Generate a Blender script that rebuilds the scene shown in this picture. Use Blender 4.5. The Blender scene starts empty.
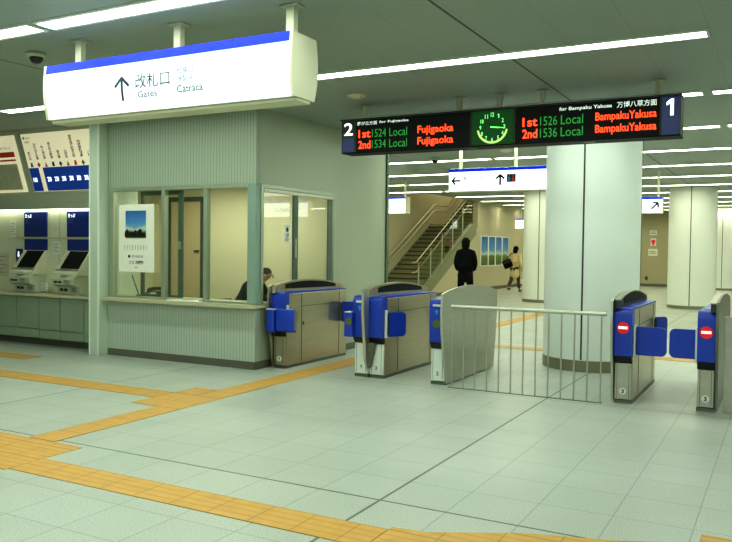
import bpy, bmesh, math, random
from mathutils import Vector, Matrix
random.seed(4)
S = bpy.context.scene
COL = S.collection
PI = math.pi
S.view_settings.view_transform = 'Standard'
S.view_settings.look = 'Medium High Contrast'
S.view_settings.exposure = 0.6
S.cycles.use_denoising = True
S.cycles.max_bounces = 6
S.cycles.transparent_max_bounces = 12
S.cycles.sample_clamp_indirect = 4.0
S.cycles.caustics_reflective = False
S.cycles.caustics_refractive = False

# ------------------------------------------------------------------ materials
def lin(c):
    return tuple((v / 12.92 if v <= .04045 else ((v + .055) / 1.055) ** 2.4) for v in c)
def rgb(r, g, b):
    return lin((r / 255, g / 255, b / 255))
def mat(name, c, rough=.5, metal=0.0, emit=0.0, ecol=None, spec=.5):
    m = bpy.data.materials.new(name); m.use_nodes = True
    b = m.node_tree.nodes['Principled BSDF']
    b.inputs['Base Color'].default_value = (*c, 1); b.inputs['Roughness'].default_value = rough
    b.inputs['Metallic'].default_value = metal; b.inputs['Specular IOR Level'].default_value = spec
    if emit:
        b.inputs['Emission Color'].default_value = (*(ecol or c), 1); b.inputs['Emission Strength'].default_value = emit
    return m
def nd(m, t, **k):
    n = m.node_tree.nodes.new(t)
    for a, v in k.items(): setattr(n, a, v)
    return n
def lk(m, a, b): m.node_tree.links.new(a, b)
def math_(m, op, a, b=None, c=None):
    n = nd(m, 'ShaderNodeMath', operation=op)
    for i, v in enumerate((a, b, c)):
        if v is None: continue
        if isinstance(v, (int, float)): n.inputs[i].default_value = v
        else: lk(m, v, n.inputs[i])
    return n.outputs[0]
def mix_(m, f, a, b):
    n = nd(m, 'ShaderNodeMix', data_type='RGBA')
    if isinstance(f, (int, float)): n.inputs[0].default_value = f
    else: lk(m, f, n.inputs[0])
    for s, v in ((n.inputs[6], a), (n.inputs[7], b)):
        if isinstance(v, tuple): s.default_value = (*v, 1)
        else: lk(m, v, s)
    return n.outputs[2]
def noisy(m, c, amt=.12, scale=6.0, detail=3, stretch=None, bump=0):
    """break the flat colour of a material up with object-space noise"""
    b = m.node_tree.nodes['Principled BSDF']
    g = nd(m, 'ShaderNodeNewGeometry')
    mp = nd(m, 'ShaderNodeMapping'); lk(m, g.outputs['Position'], mp.inputs[0])
    if stretch: mp.inputs['Scale'].default_value = stretch
    n = nd(m, 'ShaderNodeTexNoise'); n.inputs['Scale'].default_value = scale; n.inputs['Detail'].default_value = detail
    lk(m, mp.outputs[0], n.inputs['Vector'])
    col = mix_(m, n.outputs['Fac'], tuple(max(0, v * (1 - amt)) for v in c), tuple(min(1, v * (1 + amt)) for v in c))
    lk(m, col, b.inputs['Base Color'])
    if bump:
        bp = nd(m, 'ShaderNodeBump'); bp.inputs['Strength'].default_value = bump; bp.inputs['Distance'].default_value = .01
        lk(m, n.outputs['Fac'], bp.inputs['Height']); lk(m, bp.outputs[0], b.inputs['Normal'])
    return m

def floor_mat():
    m = mat('floor_tile', rgb(168, 178, 162), .30)
    b = m.node_tree.nodes['Principled BSDF']
    g = nd(m, 'ShaderNodeNewGeometry'); s = nd(m, 'ShaderNodeSeparateXYZ'); lk(m, g.outputs['Position'], s.inputs[0])
    def line(v, off, pitch, w):
        f = math_(m, 'PINGPONG', math_(m, 'SUBTRACT', v, off), pitch / 2)
        return math_(m, 'LESS_THAN', f, w)
    gx = line(s.outputs[0], -2.23, .45, .0042); gy = line(s.outputs[1], 4.34, .45, .0042)
    joint = math_(m, 'MAXIMUM', gx, gy)
    dark = None
    for ax, v in ((0, -2.23), (0, -6.85), (1, 4.34), (1, 8.2), (0, 2.39), (1, 12.9), (1, 17.5)):
        l = math_(m, 'LESS_THAN', math_(m, 'ABSOLUTE', math_(m, 'SUBTRACT', s.outputs[ax], v)), .010 if v != 8.2 else .006)
        dark = l if dark is None else math_(m, 'MAXIMUM', dark, l)
    n1 = nd(m, 'ShaderNodeTexNoise'); n1.inputs['Scale'].default_value = 120; n1.inputs['Detail'].default_value = 2
    n2 = nd(m, 'ShaderNodeTexNoise'); n2.inputs['Scale'].default_value = 1.3; n2.inputs['Detail'].default_value = 4
    for n in (n1, n2): lk(m, g.outputs['Position'], n.inputs['Vector'])
    # a slightly different shade for every tile
    sn = nd(m, 'ShaderNodeVectorMath', operation='SNAP'); ad = nd(m, 'ShaderNodeVectorMath', operation='ADD')
    ad.inputs[1].default_value = (2.23, -4.34, .2); lk(m, g.outputs['Position'], ad.inputs[0]); lk(m, ad.outputs[0], sn.inputs[0])
    sn.inputs[1].default_value = (.45, .45, 9)
    wn = nd(m, 'ShaderNodeTexWhiteNoise'); lk(m, sn.outputs[0], wn.inputs['Vector'])
    base = mix_(m, math_(m, 'MULTIPLY_ADD', n1.outputs['Fac'], 2.2, -.6), rgb(142, 150, 140), rgb(210, 216, 204))
    base = mix_(m, math_(m, 'MULTIPLY', n2.outputs['Fac'], .35), base, rgb(150, 160, 140))
    base = mix_(m, math_(m, 'MULTIPLY', wn.outputs['Value'], .16), base, rgb(140, 152, 138))
    base = mix_(m, math_(m, 'MULTIPLY', joint, .55), base, rgb(110, 118, 104))
    base = mix_(m, math_(m, 'MULTIPLY', dark, .85), base, rgb(62, 66, 55))
    lk(m, base, b.inputs['Base Color'])
    r = math_(m, 'ADD', math_(m, 'MULTIPLY', n2.outputs['Fac'], .25), .24); lk(m, r, b.inputs['Roughness'])
    b.inputs['Specular IOR Level'].default_value = .42
    return m
def ribbed(name, c1, c2, pitch=.05, rough=.45):
    m = mat(name, c1, rough)
    b = m.node_tree.nodes['Principled BSDF']
    g = nd(m, 'ShaderNodeNewGeometry'); s = nd(m, 'ShaderNodeSeparateXYZ'); lk(m, g.outputs['Position'], s.inputs[0])
    v = math_(m, 'ADD', s.outputs[0], s.outputs[1])
    f = math_(m, 'PINGPONG', v, pitch / 2)
    k = math_(m, 'DIVIDE', f, pitch / 2)
    mask = math_(m, 'SMOOTH_MIN', math_(m, 'MULTIPLY', k, 3), 1.0, .2)
    lk(m, mix_(m, mask, c2, c1), b.inputs['Base Color'])
    bp = nd(m, 'ShaderNodeBump'); bp.inputs['Strength'].default_value = .35; bp.inputs['Distance'].default_value = .008
    lk(m, mask, bp.inputs['Height']); lk(m, bp.outputs[0], b.inputs['Normal'])
    return m
def ceiling_mat():
    m = mat('ceiling_panel', rgb(160, 172, 166), .6)
    b = m.node_tree.nodes['Principled BSDF']
    g = nd(m, 'ShaderNodeNewGeometry'); s = nd(m, 'ShaderNodeSeparateXYZ'); lk(m, g.outputs['Position'], s.inputs[0])
    f = math_(m, 'PINGPONG', math_(m, 'ADD', s.outputs[0], 2.32), 2.24)
    l = math_(m, 'LESS_THAN', f, .012)
    f2 = math_(m, 'PINGPONG', math_(m, 'ADD', s.outputs[0], 2.27), .28)
    l2 = math_(m, 'MULTIPLY', math_(m, 'LESS_THAN', f2, .005), .18)
    n = nd(m, 'ShaderNodeTexNoise'); n.inputs['Scale'].default_value = .7; lk(m, g.outputs['Position'], n.inputs['Vector'])
    c = mix_(m, n.outputs['Fac'], rgb(142, 155, 146), rgb(156, 168, 158))
    c = mix_(m, math_(m, 'MAXIMUM', l, l2), c, rgb(60, 66, 58)); lk(m, c, b.inputs['Base Color'])
    return m
def tactile_mat():
    m = mat('tactile_yellow', rgb(222, 172, 62), .5)
    b = m.node_tree.nodes['Principled BSDF']
    g = nd(m, 'ShaderNodeNewGeometry'); s = nd(m, 'ShaderNodeSeparateXYZ'); lk(m, g.outputs['Position'], s.inputs[0])
    tc = nd(m, 'ShaderNodeTexCoord')
    so = nd(m, 'ShaderNodeSeparateXYZ'); lk(m, tc.outputs['Object'], so.inputs[0])
    bar = math_(m, 'LESS_THAN', math_(m, 'PINGPONG', so.outputs[1], .0375), .009)
    gx = math_(m, 'LESS_THAN', math_(m, 'PINGPONG', so.outputs[0], .15), .004)
    gy = math_(m, 'LESS_THAN', math_(m, 'PINGPONG', so.outputs[1], .15), .004)
    n = nd(m, 'ShaderNodeTexNoise'); n.inputs['Scale'].default_value = 9; lk(m, g.outputs['Position'], n.inputs['Vector'])
    c = mix_(m, n.outputs['Fac'], rgb(186, 140, 58), rgb(214, 168, 84))
    c = mix_(m, math_(m, 'MULTIPLY', bar, .32), c, rgb(150, 112, 40))
    c = mix_(m, math_(m, 'MULTIPLY', math_(m, 'MAXIMUM', gx, gy), .6), c, rgb(120, 96, 48))
    lk(m, c, b.inputs['Base Color'])
    return m
def glass_mat(name, tint=(.93, .97, .93), refl=.9):
    m = bpy.data.materials.new(name); m.use_nodes = True
    nt = m.node_tree; nt.nodes.clear()
    o = nd(m, 'ShaderNodeOutputMaterial'); t = nd(m, 'ShaderNodeBsdfTransparent'); g = nd(m, 'ShaderNodeBsdfGlossy')
    t.inputs[0].default_value = (*tint, 1); g.inputs['Roughness'].default_value = .02; g.inputs[0].default_value = (refl, refl, refl, 1)
    fr = nd(m, 'ShaderNodeLayerWeight'); fr.inputs[0].default_value = .5
    k = math_(m, 'ADD', math_(m, 'MULTIPLY', math_(m, 'POWER', fr.outputs['Facing'], 4.0), .7), .085)
    mx = nd(m, 'ShaderNodeMixShader'); lk(m, k, mx.inputs[0])
    lk(m, t.outputs[0], mx.inputs[1]); lk(m, g.outputs[0], mx.inputs[2]); lk(m, mx.outputs[0], o.inputs[0])
    return m
def steel_mat(name, c, rough=.34, metal=.85):
    m = mat(name, c, rough, metal)
    return noisy(m, c, .13, 3.0, 4, (1, 1, 9))
def sky_picture(name, z0, z1):
    """printed photograph: blue sky above a green hillside, keyed on height"""
    m = mat(name, rgb(70, 120, 180), .4)
    b = m.node_tree.nodes['Principled BSDF']
    g = nd(m, 'ShaderNodeNewGeometry'); s = nd(m, 'ShaderNodeSeparateXYZ'); lk(m, g.outputs['Position'], s.inputs[0])
    n = nd(m, 'ShaderNodeTexNoise'); n.inputs['Scale'].default_value = 5 / (z1 - z0); n.inputs['Detail'].default_value = 5
    lk(m, g.outputs['Position'], n.inputs['Vector'])
    h = math_(m, 'DIVIDE', math_(m, 'SUBTRACT', s.outputs[2], z0), z1 - z0)
    h2 = math_(m, 'ADD', h, math_(m, 'MULTIPLY', math_(m, 'SUBTRACT', n.outputs['Fac'], .5), .28))
    r = nd(m, 'ShaderNodeValToRGB'); lk(m, h2, r.inputs[0])
    e = r.color_ramp.elements
    e[0].position = 0; e[0].color = (*rgb(70, 90, 35), 1); e[1].position = 1; e[1].color = (*rgb(40, 95, 165), 1)
    for p, c in ((.34, rgb(95, 120, 45)), (.41, rgb(190, 205, 190)), (.5, rgb(110, 160, 190)), (.6, rgb(80, 140, 195))):
        x = e.new(p); x.color = (*c, 1)
    lk(m, r.outputs[0], b.inputs['Base Color'])
    return m

M = {}
M['floor'] = floor_mat()
M['ceiling'] = ceiling_mat()
M['tactile'] = tactile_mat()
M['rib'] = ribbed('ribbed_panel', rgb(158, 170, 150), rgb(122, 134, 116))
M['rib_light'] = ribbed('ribbed_panel_light', rgb(178, 190, 174), rgb(140, 152, 138))
M['rib_soft'] = ribbed('ribbed_panel_soft', rgb(166, 174, 150), rgb(154, 163, 140))
M['wall'] = noisy(mat('painted_wall', rgb(172, 180, 158), .6), rgb(172, 180, 158), .05, 1.5)
M['wall_cream'] = noisy(mat('cream_wall', rgb(186, 180, 146), .6), rgb(186, 180, 146), .05, 1.5)
M['wall_far'] = noisy(mat('far_wall', rgb(176, 170, 134), .6), rgb(176, 170, 134), .05, 1.5)
M['wall_office'] = noisy(mat('office_inner_wall', rgb(206, 202, 170), .6), rgb(206, 202, 170), .05, 1.5)
M['door_beige'] = noisy(mat('door_beige', rgb(186, 170, 134), .5), rgb(186, 170, 134), .05, 2)
M['pillar'] = noisy(mat('pillar_paint', rgb(188, 202, 182), .5), rgb(188, 202, 182), .04, 2)
M['kick'] = noisy(mat('dark_skirting', rgb(96, 96, 82), .45), rgb(96, 96, 82), .1, 4)
M['cabinet'] = noisy(mat('cabinet_green_grey', rgb(140, 156, 132), .45), rgb(140, 156, 132), .06, 2)
M['ledge'] = noisy(mat('stone_ledge', rgb(186, 184, 152), .35), rgb(186, 184, 152), .1, 40)
M['machine'] = noisy(mat('machine_face', rgb(206, 208, 180), .45), rgb(206, 208, 180), .04, 3)
M['console'] = noisy(mat('console_grey', rgb(186, 194, 168), .4), rgb(186, 194, 168), .08, 5)
M['navy'] = mat('navy_panel', rgb(22, 44, 120), .35)
M['blue'] = noisy(mat('gate_blue', rgb(24, 62, 178), .32), rgb(24, 62, 178), .06, 5)
M['blue_glow'] = mat('sign_blue', rgb(6, 30, 190), .5, emit=.38, ecol=(.002, .045, .9), spec=.15)
M['column'] = noisy(mat('column_cladding', rgb(230, 238, 228), .32), rgb(230, 238, 228), .03, 1.2)
M['seam'] = mat('seam_dark', rgb(58, 66, 52), .6)
M['steel'] = steel_mat('brushed_steel', rgb(184, 184, 170))
M['steel_warm'] = steel_mat('brushed_steel_warm', rgb(180, 174, 150), .3, .88)
M['steel_dark'] = steel_mat('brushed_steel_dark', rgb(120, 122, 108), .4)
M['rail'] = mat('satin_rail', rgb(196, 196, 180), .3, .8)
M['stair_rail'] = mat('stair_rail', rgb(150, 148, 120), .28, .95)
M['steel_band'] = steel_mat('column_base_steel', rgb(138, 136, 112), .4, .5)
M['alu'] = mat('anodised_frame', rgb(170, 180, 160), .4, .6)
M['frame_green'] = mat('green_grey_frame', rgb(88, 106, 92), .45, .2)
M['post_cyan'] = mat('corner_post_paint', rgb(134, 158, 144), .45)
M['white'] = noisy(mat('white_paint', rgb(226, 232, 222), .45), rgb(226, 232, 222), .02, 3)
M['paper'] = noisy(mat('paper', rgb(228, 230, 214), .7), rgb(228, 230, 214), .03, 10)
M['cream_panel'] = noisy(mat('cream_print_glow', rgb(236, 226, 196), .5, emit=.3, ecol=rgb(236, 226, 190)), rgb(236, 226, 196), .02, 4)  # printed boards brightened by a glow put into the material
M['black'] = mat('black_plastic', rgb(20, 22, 22), .35)
M['screen'] = mat('led_screen_black', rgb(14, 16, 14), .6, spec=.2)
M['board_text'] = mat('board_lettering_glow', rgb(210, 220, 205), .5, emit=.45, ecol=(.8, .95, .85))  # header lettering given a glow so that it reads brighter
M['black_glass'] = noisy(mat('smoked_glass', rgb(22, 24, 22), .12), rgb(22, 24, 22), .3, 8)
M['charcoal'] = noisy(mat('charcoal_rubber', rgb(48, 50, 48), .6), rgb(48, 50, 48), .15, 20)
M['ink'] = mat('ink', rgb(30, 34, 60), .6)
M['ink_mid'] = mat('ink_mid', rgb(60, 66, 84), .6)
M['ink_soft'] = mat('ink_grey', rgb(120, 130, 140), .6)
M['glass'] = glass_mat('window_glass')
M['glass_green'] = glass_mat('balustrade_glass', (.72, .80, .66))
M['sign'] = mat('lit_acrylic', rgb(190, 205, 205), .5, emit=.55, ecol=(.80, .98, 1.0))
M['sign_far'] = mat('lit_acrylic_far', rgb(235, 240, 235), .4, emit=1.0, ecol=(.9, 1.0, .96))
M['sign_case'] = noisy(mat('sign_case', rgb(208, 208, 180), .4), rgb(208, 208, 180), .04, 4)
M['lamp'] = mat('fluorescent_diffuser', (.9, .9, .9), .4, emit=13.5, ecol=(.885, 1.0, .87))
M['lamp_cove'] = mat('cove_diffuser', (.9, .9, .8), .4, emit=3.0, ecol=(.95, 1.0, .8))
M['lamp_warm'] = mat('fluorescent_diffuser_warm', (.9, .9, .9), .4, emit=10.5, ecol=(1.0, .98, .74))
M['led_red'] = mat('led_red', rgb(255, 70, 30), .5, emit=1.35, ecol=(1.0, .06, .012))
M['led_green'] = mat('led_green', rgb(14, 110, 36), .5, emit=.28, ecol=(.03, .6, .08))
M['clock_green'] = mat('clock_face_glow', rgb(10, 44, 14), .5, emit=.05, ecol=(.03, .5, .06), spec=.2)
M['clock_mark'] = mat('clock_marks_glow', rgb(120, 230, 120), .4, emit=.75, ecol=(.2, .9, .25))
M['clock_rim_glint'] = mat('clock_rim_glint', rgb(190, 205, 120), .3, emit=.4, ecol=(.5, .75, .2))
M['red'] = mat('signal_red', rgb(222, 30, 40), .4, emit=.12, ecol=rgb(235, 20, 30))
M['signal_white'] = mat('signal_white', rgb(250, 240, 225), .4, emit=.6)
M['olive'] = mat('olive_lamp', rgb(78, 92, 34), .4, emit=.05, ecol=rgb(120, 140, 40))
M['red_print'] = mat('red_print', rgb(222, 78, 52), .6)
M['print_blue'] = mat('print_blue', rgb(20, 70, 165), .5, emit=.1, ecol=rgb(20, 70, 180))  # faint glow put into the blue print of the map
M['cyan_print'] = mat('cyan_print', rgb(60, 150, 200), .6)
M['grey_print'] = noisy(mat('grey_print', rgb(198, 194, 166), .6), rgb(198, 194, 166), .25, 30)
M['skin'] = mat('skin', rgb(186, 128, 92), .55)
M['hair'] = noisy(mat('dark_hair', rgb(14, 11, 10), .8, spec=.15), rgb(14, 11, 10), .3, 60)
M['suit'] = noisy(mat('dark_suit', rgb(14, 15, 18), .9, spec=.15), rgb(14, 15, 18), .2, 30)
M['trouser'] = noisy(mat('dark_trousers', rgb(11, 12, 15), .9, spec=.15), rgb(11, 12, 15), .2, 30)
M['coat'] = noisy(mat('beige_coat', rgb(204, 190, 138), .8), rgb(204, 190, 138), .12, 20)
M['brown_trouser'] = noisy(mat('brown_trousers', rgb(78, 66, 48), .8), rgb(78, 66, 48), .15, 20)
M['step'] = noisy(mat('stair_tread', rgb(70, 72, 52), .6), rgb(70, 72, 52), .1, 10)
M['riser'] = noisy(mat('stair_riser', rgb(150, 148, 112), .6), rgb(150, 148, 112), .06, 6)
M['stringer'] = noisy(mat('stair_stringer', rgb(128, 132, 100), .5), rgb(128, 132, 100), .06, 4)
M['view'] = sky_picture('landscape_print', .95, 2.12)
M['view_small'] = sky_picture('poster_print', 1.62, 2.12)

# ------------------------------------------------------------------ geometry
class MB:
    def __init__(s): s.bm = bmesh.new()
    def box(s, x0, x1, y0, y1, z0, z1, bev=0, seg=2):
        v = [s.bm.verts.new((x, y, z)) for x in (x0, x1) for y in (y0, y1) for z in (z0, z1)]
        fs = [s.bm.faces.new([v[i] for i in q]) for q in ((0, 1, 3, 2), (4, 6, 7, 5), (0, 4, 5, 1), (2, 3, 7, 6), (0, 2, 6, 4), (1, 5, 7, 3))]
        if bev:
            es = list({e for f in fs for e in f.edges})
            bmesh.ops.bevel(s.bm, geom=es, offset=bev, segments=seg, affect='EDGES', profile=.5)
        return s
    def prism(s, pts, axis, a, b):
        """extrude a 2-D polygon: axis 'x' -> pts are (y,z); 'y' -> (x,z); 'z' -> (x,y)"""
        def P(p, t): return {'x': (t, p[0], p[1]), 'y': (p[0], t, p[1]), 'z': (p[0], p[1], t)}[axis]
        A = [s.bm.verts.new(P(p, a)) for p in pts]; B = [s.bm.verts.new(P(p, b)) for p in pts]
        n = len(pts); s.bm.faces.new(A); s.bm.faces.new(B[::-1])
        for i in range(n): s.bm.faces.new((A[i], B[i], B[(i + 1) % n], A[(i + 1) % n]))
        return s
    def cyl(s, p0, p1, r, seg=12, r1=None):
        p0, p1 = Vector(p0), Vector(p1); d = p1 - p0
        q = d.to_track_quat('Z', 'Y').to_matrix()
        r1 = r if r1 is None else r1
        A = []; B = []
        for i in range(seg):
            a = 2 * PI * i / seg; u = q @ Vector((math.cos(a), math.sin(a), 0))
            A.append(s.bm.verts.new(p0 + u * r)); B.append(s.bm.verts.new(p1 + u * r1))
        s.bm.faces.new(A[::-1]); s.bm.faces.new(B)
        for i in range(seg): s.bm.faces.new((A[i], A[(i + 1) % seg], B[(i + 1) % seg], B[i]))
        return s
    def tube(s, pts, r, seg=10):
        pts = [Vector(p) for p in pts]; rings = []
        for k, p in enumerate(pts):
            d = (pts[min(k + 1, len(pts) - 1)] - pts[max(k - 1, 0)]).normalized()
            q = d.to_track_quat('Z', 'Y').to_matrix()
            rings.append([s.bm.verts.new(p + q @ Vector((math.cos(2 * PI * i / seg) * r, math.sin(2 * PI * i / seg) * r, 0))) for i in range(seg)])
        s.bm.faces.new(rings[0][::-1]); s.bm.faces.new(rings[-1])
        for a, b in zip(rings, rings[1:]):
            for i in range(seg): s.bm.faces.new((a[i], a[(i + 1) % seg], b[(i + 1) % seg], b[i]))
        return s
    def lathe(s, cx, cy, prof, seg=48, sx=1, sy=1):
        rings = [[s.bm.verts.new((cx + r * sx * math.cos(2 * PI * i / seg), cy + r * sy * math.sin(2 * PI * i / seg), z)) for i in range(seg)] for r, z in prof]
        for a, b in zip(rings, rings[1:]):
            for i in range(seg): s.bm.faces.new((a[i], a[(i + 1) % seg], b[(i + 1) % seg], b[i]))
        s.bm.faces.new(rings[0][::-1]); s.bm.faces.new(rings[-1])
        return s
    def ell(s, c, r, seg=16):
        m = Matrix.Translation(c) @ Matrix.Diagonal((*r, 1))
        bmesh.ops.create_uvsphere(s.bm, u_segments=seg, v_segments=max(8, seg * 2 // 3), radius=1, matrix=m)
        return s
    def disc_y(s, cx, cz, r, y0, y1, seg=28):
        return s.cyl((cx, y1, cz), (cx, y0, cz), r, seg)
    def xf(s, m): bmesh.ops.transform(s.bm, matrix=m, verts=s.bm.verts); return s

def wloc(o):
    v = Vector((0, 0, 0))
    while o: v = v + o.location; o = o.parent
    return v
def tag(o, label=None, cat=None, group=None, kind=None):
    if label: o['label'] = label
    if cat: o['category'] = cat
    if group: o['group'] = group
    if kind: o['kind'] = kind
    return o
def link(name, me, m, parent=None, smooth=None, origin=None):
    o = bpy.data.objects.new(name, me); COL.objects.link(o)
    if m is not None and not me.materials: me.materials.append(m)
    if parent is not None:
        o.parent = parent; me.transform(Matrix.Translation(-wloc(parent)))
    elif origin is not None:
        me.transform(Matrix.Translation(-Vector(origin))); o.location = origin
    if smooth:
        me.shade_smooth()
        try: me.set_sharp_from_angle(angle=math.radians(smooth))
        except Exception: pass
    return o
def obj(name, mb, m, parent=None, smooth=None, origin=None):
    bm = mb.bm; bmesh.ops.recalc_face_normals(bm, faces=bm.faces)
    me = bpy.data.meshes.new(name); bm.to_mesh(me); bm.free()
    return link(name, me, m, parent, smooth, origin)
def thing(name, label, cat, loc=(0, 0, 0), group=None, kind=None):
    o = bpy.data.objects.new(name, None); COL.objects.link(o); o.location = loc; o.empty_display_size = .1
    return tag(o, label, cat, group, kind)
def struct(name, mb, m, parent=None, smooth=None):
    o = obj(name, mb, m, parent, smooth)
    if parent is None: o['kind'] = 'structure'
    return o
def copy_tree(o, loc=None, parent=None):
    c = o.copy(); COL.objects.link(c)
    if parent is not None: c.parent = parent
    if loc is not None: c.location = loc
    for ch in list(o.children): copy_tree(ch, None, c)
    return c

def text_mesh(body, align='CENTER', spacing=1.0, line=1.0, bold=0.0, extrude=0.0):
    c = bpy.data.curves.new('lettering', 'FONT'); c.body = body; c.align_x = align
    c.space_character = spacing; c.space_line = line; c.offset = bold; c.extrude = extrude; c.resolution_u = 3
    o = bpy.data.objects.new('lettering', c); COL.objects.link(o)
    bpy.context.view_layer.update()
    me = bpy.data.meshes.new_from_object(o.evaluated_get(bpy.context.evaluated_depsgraph_get()))
    bpy.data.objects.remove(o); bpy.data.curves.remove(c)
    return me
def text(name, body, x0, x1, z0, z1, y, m, parent, bold=0.0, line=1.0, plane=None, **k):
    """lettering fitted into x0..x1, z0..z1 on the plane Y=y, readable from -Y; plane(x,z)->(x,y,z) overrides"""
    if body == '1':                            # a numeral one with its flag
        bm = bmesh.new(); bm.faces.new([bm.verts.new((a, b_, 0)) for a, b_ in ((.18, 0), (.34, 0), (.34, .7), (.2, .7), (.0, .56), (.0, .42), (.18, .52))])
        me = bpy.data.meshes.new('numeral'); bm.to_mesh(me); bm.free()
    else: me = text_mesh(body, bold=bold, line=line, **k)
    xs = [v.co.x for v in me.vertices]; ys = [v.co.y for v in me.vertices]
    ax, bx, ay, by = min(xs), max(xs), min(ys), max(ys)
    for v in me.vertices:
        u = x0 + (v.co.x - ax) / max(1e-6, bx - ax) * (x1 - x0); w = z0 + (v.co.y - ay) / max(1e-6, by - ay) * (z1 - z0)
        v.co = plane(u, w) if plane else (u, y, w)
    me.materials.clear()
    return link(name, me, m, parent)
def text_h(name, body, x0, zc, h, y, m, parent, **k):
    me = text_mesh(body, **k)
    return me

# ------------------------------------------------------------------ camera
f = 774.568
yaw, pitch, roll = .49649528, -.029686149, .011943009
fw = Vector((-math.sin(yaw) * math.cos(pitch), math.cos(yaw) * math.cos(pitch), math.sin(pitch)))
rt = Vector((math.cos(yaw), math.sin(yaw), 0)); up = rt.cross(fw)
rt2 = math.cos(roll) * rt + math.sin(roll) * up; up2 = -math.sin(roll) * rt + math.cos(roll) * up
cd = bpy.data.cameras.new('camera'); cam = bpy.data.objects.new('camera', cd); COL.objects.link(cam)
cd.sensor_width = 36; cd.sensor_fit = 'HORIZONTAL'; cd.lens = f / 732 * 36; cd.clip_start = .05; cd.clip_end = 200
R3 = Matrix((rt2, up2, -fw)).transposed()
cam.matrix_world = Matrix.Translation((0, 0, 1.6)) @ R3.to_4x4()
S.camera = cam

H = 3.4                                   # ceiling height
# ------------------------------------------------------------------ setting
struct('floor', MB().box(-14, 8, -6, 38, -.12, 0), M['floor'])
b = MB()
b.box(-14, 8, -6, 22.9, H, H + .15); b.box(-10.3, 8, 22.9, 38, H, H + .15); b.box(-14, -12.15, 22.9, 38, H, H + .15)
struct('ceiling', b, M['ceiling'])
b = MB(); b.box(-12.2, -10.2, 22.75, 38, 6.6, 6.7)
struct('ceiling_stairwell', b, M['wall_cream'])
struct('wall_back', MB().box(-10.3, 8, 37.4, 37.6, 0, H), M['wall_far'])
struct('wall_right', MB().box(7.8, 8, -6, 37.4, 0, H), M['wall'])
b = MB(); b.box(-12.25, -12.05, 11.8, 38, 0, 6.6)
struct('wall_stair_left', b, M['wall_cream'])
struct('wall_stair_end', MB().box(-12.05, -10.3, 37.4, 37.6, 0, 6.6), M['wall_cream'])
b = MB(); b.box(-10.5, -10.3, 27.87, 37.4, 0, H); b.box(-10.5, -10.3, 22.9, 38, H + .15, 6.6)
b.prism([(22.6, 0), (27.87, 0), (27.87, 2.42), (27.6, 2.30), (23.15, 0.02)], 'x', -10.5, -10.305)
struct('wall_gallery', b, M['wall_cream'])
struct('wall_stair_header', MB().box(-12.05, -10.3, 22.75, 22.9, H + .15, 6.6), M['wall_cream'])
b = MB(); b.box(-10.3, -10.285, 23.3, 37.4, 0, .12)
struct('baseboard_gallery', b, M['kick'])
b = MB(); b.box(-10.28, 7.8, 37.385, 37.4, 0, .12)
struct('baseboard_back', b, M['kick'])
# left end walls of the near hall (outside the frame, keep the light in)
struct('wall_left', MB().box(-14.2, -14, -6, 8.7, 0, H), M['wall'])
# ---------- ticket office
X1, Y1 = -6.03, 8.13
b = MB()
b.box(-8.68, X1, Y1, Y1 + .1, .1, .80)                      # below the counter
struct('wall_office_front', b, M['rib_light'])
b = MB(); b.box(-8.68, X1, Y1, Y1 + .1, 2.42, H)
struct('wall_office_front_upper', b, M['rib'])
b = MB(); b.box(X1 - .1, X1, Y1 + .1, 10.17, .1, .80); b.box(X1 - .1, X1, 10.17, 11.8, .1, H)
struct('wall_office_side', b, M['rib_soft'])
b = MB(); b.box(X1 - .1, X1, Y1 + .1, 10.17, 2.42, H)
struct('wall_office_side_upper', b, M['rib_soft'])
struct('wall_office_rear', MB().box(-12.05, X1 - .1, 11.7, 11.8, 0, H), M['rib'])
struct('wall_office_inner', MB().box(-9.9, X1 - .1, 10.3, 10.4, 0, 2.7), M['wall_office'])
struct('wall_office_inner_left', MB().box(-10.0, -9.9, 8.72, 10.4, 0, 2.7), M['wall_office'])
struct('ceiling_office', MB().box(-8.62, X1 - .1, Y1 + .1, 10.3, 2.62, 2.68).box(-9.9, -8.62, 8.72, 10.3, 2.62, 2.68), M['wall_office'])
b = MB(); b.box(-8.67, X1 + .0, Y1 - .012, Y1 + .1, 0, .1); b.box(X1 - .1, X1 + .012, Y1 + .0, 11.8, 0, .1)
struct('baseboard_office', b, M['kick'])
struct('trim_1', MB().box(X1 - .06, X1 + .03, 11.8, 11.87, 0, H), M['frame_green'])

t = thing('pillar', 'pale green square pillar between the ticket machines and the office counter', 'pillar', (-8.77, 8.0, 0))
obj('shaft', MB().box(-8.86, -8.682, 7.95, 8.72, .0, H, .008), M['pillar'], t)
obj('corner_bead', MB().box(-8.866, -8.848, 7.942, 7.96, 0, H).box(-8.694, -8.676, 7.942, 7.96, 0, H), M['white'], t)

# countertop with a rounded outer corner
pts = [(-8.67, 8.00), (-6.12, 8.00)]
for i in range(1, 8):
    a = -PI / 2 + PI / 2 * i / 8; pts.append((-6.12 + .14 * math.cos(a), 8.14 + .14 * math.sin(a)))
pts += [(-5.98, 8.14), (-5.98, 8.36), (-6.14, 8.36), (-6.14, 8.72), (-8.67, 8.72)]
ct = obj('countertop', MB().prism(pts, 'z', .80, .845), M['ledge'])
tag(ct, 'stone-coloured counter ledge under the office windows with a rounded corner', 'counter')

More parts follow.
